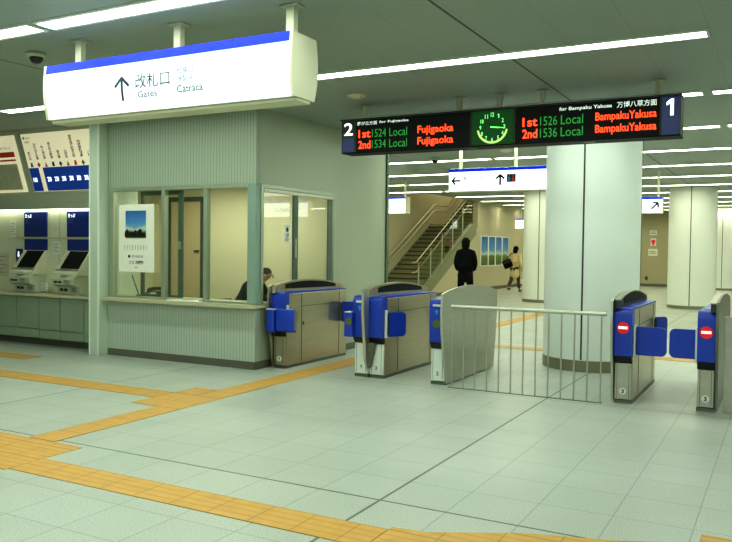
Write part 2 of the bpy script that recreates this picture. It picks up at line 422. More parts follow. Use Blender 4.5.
# office windows (front)
def bars(rects, y0, y1):
    b = MB()
    for r in rects: b.box(r[0], r[1], y0, y1, r[2], r[3], .004)
    return b
w = thing('window_1', None, None, (-7.4, 8.18, .85), kind='structure')
obj('frame', bars([(-8.68, -8.58, .846, 2.42), (-8.58, -6.17, 2.37, 2.42), (-8.58, -6.17, .846, .875), (-6.91, -6.85, .875, 2.37), (-7.66, -7.60, .875, 2.37)], 8.135, 8.215), M['alu'], w)
obj('corner_post', MB().box(-6.17, -6.03, 8.13, 8.23, .846, 2.42, .01), M['post_cyan'], w)
obj('sliding_sash', bars([(-8.13, -8.07, .876, 2.368), (-7.43, -7.35, .876, 2.368), (-8.07, -7.43, 2.31, 2.368), (-8.07, -7.43, .876, .91)], 8.22, 8.25), M['frame_green'], w)
obj('pane', MB().box(-8.58, -7.66, 8.17, 8.178, .875, 2.37), M['glass'], w)
obj('pane', MB().box(-7.60, -6.91, 8.17, 8.178, .875, 2.37), M['glass'], w)
obj('pane', MB().box(-6.85, -6.17, 8.17, 8.178, .875, 2.37), M['glass'], w)
obj('latch', MB().box(-7.41, -7.37, 8.20, 8.222, 1.55, 1.66, .006), M['alu'], w)
# side window with two sliding leaves
w = thing('window_2', None, None, (X1, 9.2, .85), kind='structure')
b = MB(); b.box(-6.10, -6.025, 8.232, 10.17, 2.37, 2.42, .004); b.box(-6.10, -6.025, 8.232, 10.17, .80, .86, .004); b.box(-6.10, -6.025, 10.08, 10.17, .86, 2.37, .004)
b.box(-6.10, -6.02, 8.232, 8.29, .86, 2.37, .004)
obj('frame', b, M['alu'], w)
obj('top_track', MB().box(-6.095, -6.022, 8.30, 10.07, 2.325, 2.365), M['sign_case'], w)
b = MB(); b.box(-6.06, -6.03, 9.0, 9.12, .862, 2.32, .006); b.box(-6.06, -6.03, 9.93, 10.05, .862, 2.32, .006)
obj('sash_stile', b, M['frame_green'], w)
obj('pane', MB().box(-6.068, -6.062, 8.29, 9.0, .86, 2.325), M['glass'], w)
obj('pane', MB().box(-6.068, -6.062, 9.12, 9.93, .86, 2.325), M['glass'], w)
obj('pull', MB().box(-6.03, -6.005, 9.02, 9.05, 1.45, 1.72, .005), M['steel'], w)

# notice on the side glass
pl = lambda u, v: (-6.0535, u, v)
n = obj('notice_sticker', MB().box(-6.058, -6.0545, 8.80, 8.96, 1.66, 1.90), M['paper'], None, None, (-6.056, 8.88, 1.66))
tag(n, 'small white notice with black lettering stuck on the side window glass', 'notice')
text('lettering', '入場券\n受付\n係員まで', 8.82, 8.94, 1.68, 1.79, 0, M['ink'], n, .01, plane=pl)
obj('symbol', MB().prism([(8.86, 1.81), (8.90, 1.81), (8.91, 1.85), (8.88, 1.88), (8.85, 1.85)], 'x', -6.0545, -6.053), M['ink'], n)

# poster on the front glass
p = obj('poster', MB().box(-8.45, -7.78, 8.120, 8.126, 1.22, 2.18), M['paper'], None, None, (-8.1, 8.12, 1.22))
tag(p, 'tall white poster with a blue sky photograph hung on the office window', 'poster')
obj('photograph', MB().box(-8.32, -7.93, 8.116, 8.1195, 1.70, 2.09), M['view_small'], p)
b = MB()
for x, h in ((-8.29, .10), (-8.21, .07), (-8.13, .09), (-8.04, .11), (-7.97, .06)):
    b.prism([(x - .045, 1.72), (x + .045, 1.72), (x + .04, 1.72 + h * .8), (x, 1.73 + h), (x - .04, 1.72 + h * .7)], 'y', 8.112, 8.1155)
obj('trees', b, M['black'], p)
b = MB()
for i in range(9): b.box(-8.34 + i * .052, -8.337 + i * .052, 8.116, 8.1195, 1.53, 1.60)
obj('caption_marks', b, M['ink_soft'], p)
text('lettering', '愛知高速交通', -8.20, -7.98, 1.425, 1.46, 8.118, M['ink_soft'], p)
obj('emblem', MB().disc_y(-8.25, 1.442, .022, 8.116, 8.1195, 12), M['ink'], p)
text('lettering', 'リニモ ご利用案内', -8.25, -7.98, 1.33, 1.385, 8.118, M['ink'], p, .02)
text('lettering', '2008', -8.14, -8.09, 1.27, 1.30, 8.118, M['ink_soft'], p)

# inside the office
d = thing('door_1', None, None, (-9.1, 10.28, 0), kind='structure')
obj('frame', MB().box(-9.50, -8.72, 10.26, 10.30, 2.36, 2.44).box(-9.50, -9.44, 10.26, 10.30, 0, 2.36).box(-8.78, -8.72, 10.26, 10.30, 0, 2.36), M['seam'], d)
obj('leaf', MB().box(-9.44, -8.78, 10.27, 10.30, 0, 2.36), M['door_beige'], d)
obj('handle', MB().box(-8.90, -8.80, 10.235, 10.27, 1.50, 1.53, .004), M['black'], d)
# things on the counter, behind the glass
tp = thing('telephone', 'black desk telephone on the counter behind the office glass', 'telephone', (-8.1, 8.45, .846))
b = MB().prism([(8.33, .846), (8.62, .846), (8.62, .93), (8.50, .925), (8.33, .865)], 'x', -8.27, -7.97)
obj('body', b, M['black'], tp)
obj('handset', MB().tube([(-8.25, 8.50, .935), (-8.22, 8.50, .955), (-8.12, 8.50, .97), (-8.02, 8.50, .975), (-7.98, 8.50, .955)], .026), M['charcoal'], tp, 60)
obj('keypad', MB().prism([(8.36, .874), (8.46, .913), (8.46, .917), (8.36, .878)], 'x', -8.15, -8.04), M['grey_print'], tp)
st = thing('paper_stack', 'low stack of white papers lying on the counter ledge outside the glass', 'papers', (-7.2, 8.07, .846))
obj('sheets', MB().box(-7.46, -6.90, 8.02, 8.12, .8455, .862, .003), M['paper'], st)
obj('top_sheet', MB().box(-7.40, -7.0, 8.03, 8.11, .8622, .8645), M['white'], st)
ph = thing('pen_stand', 'thin pen on a cord stand at the poster end of the counter', 'pen stand', (-8.36, 8.35, .846))
obj('base', MB().lathe(-8.36, 8.42, [(.045, .846), (.045, .86), (.02, .875)], 20), M['charcoal'], ph, 40)
obj('pen', MB().cyl((-8.36, 8.42, .87), (-8.50, 8.42, 1.16), .007, 8), M['black'], ph)
obj('tray', MB().box(-8.50, -8.34, 8.50, 8.60, .846, .866, .004), M['charcoal'], ph)
# office desk for the clerk
dk = thing('office_desk', 'grey desk behind the counter where the clerk sits', 'desk', (-6.9, 8.95, 0))
obj('desktop', MB().box(-7.6, -6.2, 8.74, 9.10, .72, .75, .004), M['console'], dk)
for x in (-7.55, -6.28): obj('leg', MB().box(x, x + .04, 8.8, 9.06, 0, .72), M['steel_dark'], dk)

# ------------------------------------------------------------------ ticket machine wall
struct('wall_machines', MB().box(-14, -8.86, 8.64, 8.72, 0, H), M['machine'])
b = MB().prism([(8.64, 2.165), (8.50, 2.165), (8.50, 2.40), (8.20, 3.4), (8.64, 3.4)], 'x', -14, -8.86)
struct('wall_header', b, M['wall'])
lt = obj('cove_light', MB().box(-13.9, -8.87, 8.54, 8.62, 2.142, 2.163), M['lamp_cove'])
tag(lt, 'thin bright cove light above the ticket machines', 'light')
struct('baseboard_left', MB().box(-14, -8.86, 8.39, 8.64, 0, .12), M['kick'])
lg = obj('machine_ledge', MB().box(-14, -8.86, 8.17, 8.64, .775, .815, .01), M['ledge'])
tag(lg, 'long stone ledge below the ticket machines', 'ledge')
xs = [-13.4, -12.87, -12.36, -11.85, -11.33, -10.81, -10.28, -9.80, -9.28, -8.87]
ords = ['farthest left', 'under the wall notices', 'under the wall notices beside the first machine', 'below the left ticket machine', 'between the two ticket machines', 'below the right ticket machine', 'next to the one touching the pillar', 'narrow one touching the pillar', 'x', 'x']
lab = {4: 'green-grey cupboard under the notices, at the left picture edge', 5: 'green-grey cupboard below the left ticket machine console', 6: 'green-grey cupboard below the right edge of the left ticket machine', 7: 'green-grey cupboard below the right ticket machine', 8: 'narrow green-grey cupboard against the pillar'}
for i in range(9):
    if i < 3: continue
    x0, x1 = xs[i], xs[i + 1]
    t = thing('base_cabinet', lab.get(i, 'green-grey cupboard farthest left under the ledge'), 'cabinet', ((x0 + x1) / 2, 8.35, .12), 'cupboards under the ticket machine ledge')
    obj('carcass', MB().box(x0 + .003, x1 - .003, 8.24, 8.60, .121, .774), M['cabinet'], t)
    obj('door', MB().box(x0 + .008, x1 - .008, 8.218, 8.239, .27, .765, .003), M['cabinet'], t)
    obj('lower_panel', MB().box(x0 + .008, x1 - .008, 8.226, 8.239, .125, .255, .003), M['cabinet'], t)

def ticket_machine(x, label):
    t = thing('ticket_machine', label, 'ticket machine', (x + .27, 8.6, .815), 'ticket machines in the left wall')
    obj('face_panel', MB().box(x - .20, x + .80, 8.615, 8.639, .82, 2.135, .004), M['machine'], t)
    s = obj('upper_sign', MB().box(x, x + .54, 8.585, 8.614, 1.72, 2.125, .004), M['navy'], t)
    text('lettering', 'きっぷ', x + .035, x + .19, 2.03, 2.09, 8.583, M['sign_far'], s, .02)
    text('lettering', 'Tickets', x + .035, x + .14, 1.98, 2.005, 8.583, M['ink_soft'], s)
    text('lettering', '車票 승차권', x + .035, x + .14, 1.935, 1.96, 8.583, M['ink_soft'], s)
    obj('lower_sign', MB().box(x, x + .54, 8.592, 8.614, 1.50, 1.68, .004), M['navy'], t)
    obj('divider', MB().box(x - .20, x + .80, 8.59, 8.6145, 1.688, 1.712), M['ledge'], t)
    # sloping touch screen housing
    b = MB().prism([(8.614, 1.50), (8.59, 1.50), (8.36, 1.19), (8.33, 1.15), (8.33, 1.11), (8.614, 1.11)], 'x', x + .0, x + .52)
    h = obj('screen_housing', b, M['machine'], t)
    q = Vector((0, 8.36 - 8.59, 1.19 - 1.50)); nrm = Vector((0, -.31, .23)).normalized()
    def sp(u, v, o=.004):                       # point on the slope: u across, v from top to bottom
        p = Vector((u, 8.59, 1.50)) + q * v + nrm * o; return p
    def slab(u0, u1, v0, v1, o0, o1):
        bb = MB(); V = [bb.bm.verts.new(sp(u, v, o)) for u in (u0, u1) for v in (v0, v1) for o in (o0, o1)]
        for k in ((0, 1, 3, 2), (4, 6, 7, 5), (0, 4, 5, 1), (2, 3, 7, 6), (0, 2, 6, 4), (1, 5, 7, 3)): bb.bm.faces.new([V[i] for i in k])
        return bb
    obj('touch_screen', slab(x + .09, x + .50, .03, .90, .001, .006), M['black_glass'], h)
    obj('coin_strip', slab(x + .035, x + .07, .05, .80, .001, .012), M['ledge'], h)
    obj('bezel', slab(x + .01, x + .51, .93, 1.0, .001, .010), M['steel_warm'], h)
    b = MB().prism([(8.614, 1.108), (8.32, 1.108), (8.28, 1.06), (8.30, .97), (8.40, .94), (8.42, .82), (8.614, .82)], 'x', x + .0, x + .50)
    cns = obj('console', b, M['console'], t)
    obj('coin_tray', MB().lathe(x + .25, 8.33, [(.06, 1.105), (.075, 1.118), (.06, 1.122)], 20), M['steel'], cns, 40)
    for dx in (.08, .17): obj('slot', MB().box(x + dx, x + dx + .05, 8.27, 8.30, 1.005, 1.03), M['black'], cns)
    for dx in (.07, .16): obj('slot', MB().box(x + dx, x + dx + .06, 8.395, 8.425, .87, .91), M['black'], cns)
    obj('card_reader', MB().box(x + .30, x + .42, 8.27, 8.31, .99, 1.05, .006), M['steel'], cns)
    obj('receipt_flap', MB().box(x + .32, x + .44, 8.395, 8.43, .86, .92, .006), M['steel_warm'], cns)
    return t
ticket_machine(-11.10, 'left ticket machine with navy sign and sloping dark screen')
ticket_machine(-10.08, 'right ticket machine with navy sign, partly behind the pillar')
def note(name, x0, x1, z0, z1, label, m=None, y=8.608, txt=None):
    o = obj(name, MB().box(x0, x1, y - .004, y + .006, z0, z1), m or M['paper'], None, None, ((x0 + x1) / 2, y, z0))
    tag(o, label, 'notice')
    b = MB(); n = 5
    for i in range(n):
        z = z1 - (z1 - z0) * (i + 1) / (n + 1); b.box(x0 + .1 * (x1 - x0), x1 - (.1 + .25 * (i % 2)) * (x1 - x0), y - .006, y - .0045, z - .006, z + .004)
    obj('print_lines', b, M['ink_soft'], o)
    return o
note('notice', -10.43, -10.26, 1.45, 1.64, 'small white notice between the two ticket machines')
note('notice', -10.57, -10.42, .84, .98, 'white card standing low beside the left ticket machine', y=8.50)
note('notice', -11.50, -11.36, 1.72, 1.98, 'pale notice high on the wall left of the machines', y=8.628)
note('notice', -11.95, -11.55, 1.05, 1.45, 'grey-brown notice at the left picture edge', M['grey_print'], y=8.628)
n = obj('pictogram_sign', MB().box(-11.27, -11.12, 8.56, 8.58, 1.22, 1.52, .004), M['navy'], None, None, (-11.2, 8.57, 1.2))
tag(n, 'small navy pictogram panel at the left side of the left machine', 'sign')
obj('symbol', MB().disc_y(-11.2, 1.46, .014, 8.556, 8.559, 12).box(-11.215, -11.185, 8.556, 8.559, 1.39, 1.44), M['sign_far'], n)
# fare maps on the tilted header
def tp_(u, w, o=0.0):                          # u = x, w = distance fraction 0..1 up the slope
    a = Vector((0, 8.49, 2.45)); bb = Vector((0, 8.215, 3.345)); d = bb - a
    nn = Vector((0, -d.z, d.y)).normalized()
    p = a + d * w + nn * o
    return Vector((u, p.y, p.z))
def tslab(u0, u1, w0, w1, o0, o1):
    bb = MB(); V = [bb.bm.verts.new(tp_(u, w, o)) for u in (u0, u1) for w in (w0, w1) for o in (o0, o1)]
    for k in ((0, 1, 3, 2), (4, 6, 7, 5), (0, 4, 5, 1), (2, 3, 7, 6), (0, 2, 6, 4), (1, 5, 7, 3)): bb.bm.faces.new([V[i] for i in k])
    return bb
fm = obj('fare_map', tslab(-10.68, -8.90, .0, .985, .004, .03), M['cream_panel'], None, None, (-9.9, 8.5, 2.45))
tag(fm, 'tilted cream fare map with blue band and coloured station symbols', 'fare map')
obj('blue_band', tslab(-10.67, -10.45, .01, .41, .031, .034), M['print_blue'], fm)
obj('blue_band', tslab(-10.35, -8.90, .01, .41, .031, .034), M['print_blue'], fm)
st_names = ['藤が丘', 'はなみずき通', '杁ヶ池公園', '長久手古戦場', '芸大通', '公園西', '愛地球博記念公園', '陶磁資料館南', '八草']
cols = ['cyan_print', 'red_print', 'red_print', 'navy', 'navy', 'red_print', 'red_print', 'olive', 'black']
for i, (nm, cc) in enumerate(zip(st_names, cols)):
    x = -10.58 + i * .165
    L = len(nm) * .046
    text('lettering', '\n'.join(nm), x - .032, x + .032, .55, .55 + L, 0, M['ink'], fm, .02, .95, plane=lambda u, v: tuple(tp_(u, v, .033)))
    bb = MB()
    if i % 3 == 1: V = [(x, .415), (x + .035, .46), (x, .505), (x - .035, .46)]
    elif i % 3 == 2: V = [(x - .03, .42), (x + .03, .42), (x, .50)]
    else: V = [(x - .028, .425), (x + .028, .425), (x + .02, .50), (x - .02, .50)]
    A = [bb.bm.verts.new(tp_(u, v, .031)) for u, v in V]; B = [bb.bm.verts.new(tp_(u, v, .035)) for u, v in V]
    bb.bm.faces.new(A); bb.bm.faces.new(B)
    for k in range(len(V)): bb.bm.faces.new((A[k], A[(k + 1) % len(V)], B[(k + 1) % len(V)], B[k]))
    obj('station_symbol', bb, M[cc], fm)
    if i != 1: text('fare_figure', ['160', '', '230', '230', '290', '290', '350', '350', '360'][i] or '0', x - .045, x + .045, .17, .25, 0, M['sign_far'], fm, .02, plane=lambda u, v: tuple(tp_(u, v, .037)))
text('lettering', '■ Linimo', -10.64, -10.47, .90, .94, 0, M['ink'], fm, plane=lambda u, v: tuple(tp_(u, v, .033)))
text('lettering', '運賃表', -10.62, -10.52, .83, .87, 0, M['ink'], fm, plane=lambda u, v: tuple(tp_(u, v, .033)))
fm2 = obj('timetable_board', tslab(-12.4, -10.86, .0, .985, .004, .03), M['cream_panel'], None, None, (-11.6, 8.5, 2.45))
tag(fm2, 'tilted timetable board with a red heading and grey table, cut by the picture edge', 'timetable')
obj('red_heading', tslab(-12.3, -10.93, .62, .71, .031, .034), M['red_print'], fm2)
obj('red_stripe', tslab(-12.3, -10.93, .55, .58, .031, .034), M['red_print'], fm2)
obj('table', tslab(-12.3, -10.93, .05, .50, .031, .034), M['grey_print'], fm2)
text('lettering', 'のりかえ', -11.25, -10.98, .75, .80, 0, M['ink'], fm2, plane=lambda u, v: tuple(tp_(u, v, .033)))

# ------------------------------------------------------------------ columns
def column(x, y, label, r=.66):
    bh = .15 if y < 20 else .09
    t = thing('column', label, 'column', (x, y, 0), 'round clad columns')
    obj('shaft', MB().lathe(x, y, [(r, bh), (r, H - .001)], 72), M['column'], t, 40)
    obj('base_band', MB().lathe(x, y, [(r + .006, 0.0), (r + .006, bh), (r - .01, bh + .003)], 72), M['steel_band'], t, 40)
    for a in (-PI / 2, 0, PI / 2, PI):
        aa = a + .03
        m = Matrix.Translation((x, y, 0)) @ Matrix.Rotation(aa, 4, 'Z')
        obj('panel_seam', MB().box(r - .02, r + .004, -.011, .011, bh + .01, H - .002).xf(m), M['seam'], t)
    return t
column(-2.36, 10.92, 'large round pale column standing behind the ticket gates and steel fence', .638)
column(-6.6, 23.75, 'round pale column at the far left beside the woman in the beige coat', .64)
column(-2.36, 23.85, 'round pale column far behind the right pair of gates', .64)
column(-2.37, 36.2, 'farthest round column, mostly hidden at the right picture edge', .64)

# ------------------------------------------------------------------ ceiling lights
def ceiling_light(x0, x1, y, warm, label):
    t = thing('ceiling_light', label, 'light', ((x0 + x1) / 2, y, H - .002), 'linear strip lights in the ceiling')
    b = MB(); b.box(x0, x1, y - .12, y - .085, H - .014, H - .001); b.box(x0, x1, y + .085, y + .12, H - .014, H - .001)
    b.box(x0, x0 + .02, y - .085, y + .085, H - .014, H - .001); b.box(x1 - .02, x1, y - .085, y + .085, H - .014, H - .001)
    obj('trim_frame', b, M['white'], t)
    obj('diffuser', MB().box(x0 + .02, x1 - .02, y - .085, y + .085, H - .008, H - .001), M['lamp_warm' if warm else 'lamp'], t)
ordn = ['nearest', 'second', 'third', 'fourth', 'fifth', 'sixth', 'seventh', 'eighth', 'ninth', 'tenth', 'eleventh', 'twelfth', 'thirteenth']
for r in range(13):
    y = 4.38 + 2.58 * r
    segs = [(-.78, 3.4, 'right'), (-5.1, -.86, 'middle'), (-9.4, -5.18, 'left')]
    if r == 2: segs = segs[:2]
    if r == 1: segs = [(-4.9, -.60, 'middle'), (-9.4, -4.98, 'left')]
    if r in (5, 6, 7): segs.append((-12.0, -9.48, 'far left'))
    if r > 7: segs[2] = (-10.1, -5.18, 'left')
    if r == 0: segs = [(-5.42, -.86, 'middle'), (-9.4, -5.5, 'left')]
    for x0, x1, nm in segs:
        ceiling_light(x0, x1, y, r > 4, 'linear fluorescent ceiling light, %s row from the viewer, %s piece' % (ordn[r], nm))

def area(name, loc, sx, sy, power, col=(.885, 1, .87), rot=None):
    l = bpy.data.lights.new(name, 'AREA'); l.shape = 'RECTANGLE'; l.size = sx; l.size_y = sy; l.energy = power; l.color = col
    o = bpy.data.objects.new(name, l); COL.objects.link(o); o.location = loc
    if rot: o.rotation_euler = rot
    return o
for i, y in enumerate((-3.4, -.8, 1.8)):
    area('unseen_hall_light', (-3.5, y, H - .03), 13, .17, 95)  # unseen lights added in place of ceiling rows above and behind the camera
for y in (4.38, 9.54, 14.7, 22.4, 30.2):
    area('unseen_side_light', (5.6, y, H - .03), 4.0, .17, 45)  # unseen lights added for the hall beyond the right of the view
area('office_fill_light', (-7.6, 9.3, 2.6), 2.6, .3, 31, (1, .97, .8))  # unseen light added to brighten the office interior
area('stairwell_lamp', (-11.2, 29.5, 6.4), 1.4, 5, 90, (1, .95, .75))
w = bpy.data.worlds.new('world'); S.world = w; w.use_nodes = True
w.node_tree.nodes['Background'].inputs[0].default_value = (.76, .9, .80, 1); w.node_tree.nodes['Background'].inputs[1].default_value = .32

# ------------------------------------------------------------------ tactile paving
def tactile(x0, x1, y0, y1, label, along='x', poly=None):
    bb = MB()
    if poly: bb.prism(poly, 'z', .0, .004)
    else: bb.box(x0, x1, y0, y1, .0, .004)
    o = obj('tactile_paving', bb, M['tactile'], None, None, ((poly[0][0], poly[0][1], 0) if poly else (x0, y0, 0)))
    if along == 'y':
        o.data.transform(Matrix.Rotation(-PI / 2, 4, 'Z')); o.rotation_euler = (0, 0, PI / 2)
    tag(o, label, 'tactile paving', 'yellow tactile paving strips')
    return o
tactile(-7.2, -4.83, 3.57, 4.27, 'wide yellow tactile patch at the left picture edge')
tactile(-4.825, -1.95, 3.60, 3.90, 'yellow tactile strip crossing the bottom foreground')
tactile(0, 0, 0, 0, 'yellow tactile piece bending right at the bottom picture edge', poly=[(-1.945, 3.60), (-1.2, 3.60), (-.42, 4.1), (-.42, 4.55), (-.79, 4.38), (-1.27, 4.23), (-1.74, 3.97), (-1.945, 3.94)])
tactile(-.38, .5, 3.8, 4.73, 'yellow tactile patch in the bottom right corner')
tactile(-5.47, -5.17, 4.28, 5.75, 'short yellow tactile strip running from the left patch toward the gates', 'y')
tactile(-5.82, -5.17, 5.755, 6.40, 'yellow tactile junction block in front of the office', 'y')
tactile(-5.50, -5.17, 6.405, 10.6, 'yellow tactile strip leading through the wide left gate aisle', 'y')
tactile(-5.82, -5.51, 6.405, 6.75, 'small yellow tactile square at the junction corner')
tactile(-10.2, -5.83, 6.08, 6.40, 'yellow tactile strip running left toward the ticket machines')
tactile(-10.4, -9.25, 7.16, 7.46, 'short yellow tactile strip in front of the ticket machines')
tactile(-5.5, -.1, 12.1, 12.42, 'yellow tactile strip behind the gates, parallel to them')
tactile(-5.50, -5.20, 12.43, 23.0, 'yellow tactile strip leading back into the far concourse', 'y')

# ------------------------------------------------------------------ ticket gates
def yz_arch(y0, y1, z0, z1, zp, n=16):
    return [(y0 + (y1 - y0) * i / n, (z0 + (z1 - z0) * i / n) + zp * math.sin(PI * i / n) ** .8) for i in range(n + 1)]
def tall_plate(t, x0, x1, m='steel', d=0):
    top = yz_arch(8.24, 10.12, 1.08, 1.05, .09)
    pts = [(8.40, .02), (8.30 + d, .35), (8.24 + d, .62), (8.22 + d, .85)] + [(max(a, 8.24 + d), b) for a, b in top] + [(10.14, .9), (10.10, .4), (10.02, .02)]
    return obj('side_plate', MB().prism(pts, 'x', x0, x1), M[m], t)
def hood(t, x0, x1, yb=8.52, ye=9.95, m='steel_warm'):
    up_ = yz_arch(8.36, 10.10, 1.085, 1.04, .085)
    lo = [(y, z - .055) for y, z in up_][::-1]
    h = obj('hood', MB().prism(up_ + [(10.12, 1.0), (8.34, 1.0)], 'x', x0, x1), M[m], t)
    rim = [(y, z + .010) for y, z in up_]
    obj('rim', MB().prism(up_ + rim[::-1], 'x', x0 - .004, x1 + .004), M['steel_warm'], h)
    lo = [(y, z - .012) for y, z in up_ if yb <= y <= ye]
    for xa, xb in ((x1 + .0005, x1 + .006), (x0 - .006, x0 - .0005)):
        obj('display_glass', MB().prism(lo + [(lo[-1][0], 1.03), (lo[0][0], 1.045)], 'x', xa, xb), M['screen'], h)
    return h
def flap(t, hx, hy, length, ang, z0=.51, z1=.81):
    """blue swing flap hinged at (hx,hy); ang 0 = pointing +X, 90 = +Y"""
    r = .055; pts = [(0, z0), (0, z1)]
    for k in range(5):
        a = PI / 2 - PI / 2 * k / 4; pts.append((length - r + r * math.cos(a), z1 - r + r * math.sin(a)))
    for k in range(5):
        a = -PI / 2 * k / 4; pts.append((length - r + r * math.cos(a), z0 + r + r * math.sin(a)))
    m = Matrix.Translation((hx, hy, 0)) @ Matrix.Rotation(math.radians(ang), 4, 'Z')
    fl = obj('flap', MB().prism(pts, 'y', -.014, .014).xf(m), M['blue'], t)
    return fl
def unit(t, x0, x1, side, number, signal, top='blue', near=None, far=None, lcd=True):
    """one reader unit; side=+1 when its aisle is on +X"""
    xa = x1 if side > 0 else x0
    cx = (x0 + x1) / 2
    obj('plinth', MB().box(x0 - .0, x1 + .0, 8.42, 10.0, 0, .035), M['steel_dark'], t)
    obj('cabinet', MB().box(x0 + .004, x1 - .004, 8.44, 10.02, .035, .985, .008), M['steel_warm'], t)
    # side service door seams
    e0, e1 = (x1 - .004, x1 - .001) if side > 0 else (x0 + .001, x0 + .004)
    b = MB()
    for y in (8.80, 9.80): b.box(e0, e1, y, y + .008, .05, .97)
    b.box(e0, e1, 8.81, 9.80, .80, .806)
    obj('door_seam', b, M['seam'], t)
    obj('door_lock', MB().box(e0, e1 + (.003 if side > 0 else 0), 8.84, 8.862, .55, .59), M['black'], t)
    # front: number panel, black band, blue head
    fp = obj('number_panel', MB().box(x0 + .008, x1 - .008, 8.405, 8.44, .045, .42, .004), M['white'] if number in ('1', '2') and not lcd == 'dark' else M['steel'], t)
    if lcd == 'plain': fp.data.materials[0] = M['steel_warm']
    obj('panel_groove', MB().box(x0 + .03, x0 + .034, 8.402, 8.406, .06, .41).box(x1 - .034, x1 - .030, 8.402, 8.406, .06, .41), M['seam'], fp)
    nx = cx if side > 0 else cx
    obj('number_disc', MB().disc_y(nx, .13, .036, 8.399, 8.4045, 24), M['paper'], fp)
    text('number', number, nx - .010 - (.004 if number != '1' else 0), nx + .010 + (.004 if number != '1' else 0), .108, .152, 8.3985, M['black'], fp, .03)
    obj('black_band', MB().prism([(8.44, .425), (8.405, .425), (8.36, .50), (8.44, .50)], 'x', x0 + .004, x1 - .004), M['black'], t)
    pts = [(8.50, .505), (8.355, .505), (8.355, .93)]
    for k in range(1, 6):
        a = PI - PI / 2 * k / 5; pts.append((8.425 + .07 * math.cos(a), .93 + .08 * math.sin(a) ** 1))
    pts.append((8.50, 1.01))
    hd = obj('reader_head', MB().prism(pts, 'x', x0 + .002, x1 - .002), M['blue'], t, 50)
    if signal == 'red':
        obj('no_entry_disc', MB().disc_y(cx, .80, .062, 8.348, 8.3545), M['red'], hd)
        obj('no_entry_bar', MB().box(cx - .045, cx + .045, 8.343, 8.3475, .79, .815), M['signal_white'], hd)
    elif signal != 'plain':
        if signal == 'go': obj('signal_lamp', MB().disc_y(cx, .72, .05, 8.348, 8.3545), M['olive'], hd)
        obj('status_window', MB().box(cx - .05, cx + .05, 8.347, 8.3545, .925, .95, .002), M['paper'], hd)
        b = MB().prism([(cx - .03, .86), (cx, .895), (cx + .03, .86), (cx + .012, .86), (cx + .012, .83), (cx - .012, .83), (cx - .012, .86)], 'y', 8.348, 8.3545)
        obj('arrow_mark', b, M['cyan_print'], hd)
    obj('top_cover', MB().prism([(8.50, .986), (8.50, 1.012), (9.98, 1.000), (10.02, .986)], 'x', x0 + .002, x1 - .002), M['blue' if top == 'blue' else 'steel_warm'], t)
    obj('card_slot', MB().box(cx - .04, cx + .04, 8.56, 8.66, 1.0115, 1.015), M['black'], t)
    # hinge strip
    s0, s1 = (x1 - .001, x1 + .022) if side > 0 else (x0 - .022, x0 + .001)
    obj('hinge_strip', MB().box(s0, s1, 8.42, 8.46, .50, .84, .004), M['white'], t)
    hx = xa + side * .02
    if near: flap(t, hx, 8.50, near[0], near[1])
    if far: flap(t, hx, 9.86, far[0], far[1])
    for y in ((8.50,) if near else ()) + ((9.86,) if far else ()):
        obj('hinge', MB().cyl((hx - side * .004, y, .53), (hx - side * .004, y, .79), .016, 12), M['charcoal'], t)

G = 'automatic ticket gates across the concourse'
# gate 1 beside the office
g = thing('ticket_gate', 'ticket gate beside the office with one plain steel side and a 1 on its front', 'ticket gate', (-5.84, 9.2, 0), G)
unit(g, -5.93, -5.75, 1, '1', 'plain', 'blue', None, (.26, 12), lcd='plain')
tall_plate(g, -5.957, -5.932, 'steel_warm', .06); hood(g, -5.925, -5.87)
b = MB().box(-5.80, -5.50, 8.25, 8.30, .505, .80, .02, 3)
fb = obj('reader_box', b, M['blue'], g, 40)
obj('edge_strip', MB().box(-5.502, -5.494, 8.255, 8.30, .53, .785), M['steel_warm'], fb)
obj('bracket', MB().box(-5.80, -5.755, 8.29, 8.42, .56, .76), M['charcoal'], fb)
fb = obj('reader_box', MB().box(-5.93, -5.812, 8.23, 8.34, .49, .785, .012, 3), M['blue'], g, 40)
obj('edge_strip', MB().box(-5.93, -5.815, 8.226, 8.33, .787, .795), M['white'], fb)
# gate 2: double
g = thing('ticket_gate', 'double-width ticket gate with panels 1 and 2 either side of a steel fin', 'ticket gate', (-4.5, 9.2, 0), G)
unit(g, -4.705, -4.510, -1, '1', 'window', 'blue', None, None)
unit(g, -4.490, -4.295, 1, '2', 'plain', 'blue', (.24, 58), (.2, 70))
obj('centre_fin', MB().prism([(8.30, .24), (8.27, .5), (8.23, .8), (8.23, 1.08), (8.26, 1.10), (8.34, 1.10), (8.42, 1.0), (8.42, .05)], 'x', -4.518, -4.482), M['rail'], g)
obj('fin_wedge', MB().prism([(-4.53, .44), (-4.39, .44), (-4.445, .16), (-4.47, .12)], 'y', 8.32, 8.398), M['steel_dark'], g)
hood(g, -4.53, -4.47)
fb = obj('reader_box', MB().box(-4.80, -4.68, 8.30, 8.44, .50, .80, .012, 3), M['blue'], g, 40)
obj('edge_strip', MB().box(-4.795, -4.71, 8.297, 8.42, .801, .810), M['white'], fb)
obj('signal_lamp', MB().disc_y(-4.735, .69, .045, 8.292, 8.299), M['olive'], fb)
# gate 3
g = thing('ticket_gate', 'ticket gate with a tall curved steel side plate next to the fence', 'ticket gate', (-3.57, 9.2, 0), G)
unit(g, -3.67, -3.485, -1, '2', 'go', 'steel', None, (.2, 115))
tall_plate(g, -3.478, -3.452, 'steel')
# gate 4
g = thing('ticket_gate', 'ticket gate with a red no entry disc at the right end of the fence', 'ticket gate', (-1.5, 9.2, 0), G)
unit(g, -1.565, -1.38, 1, '3', 'red', 'blue', (.30, 0), (.2, 60))
tall_plate(g, -1.590, -1.567, 'steel', .06); hood(g, -1.555, -1.505, m='charcoal')
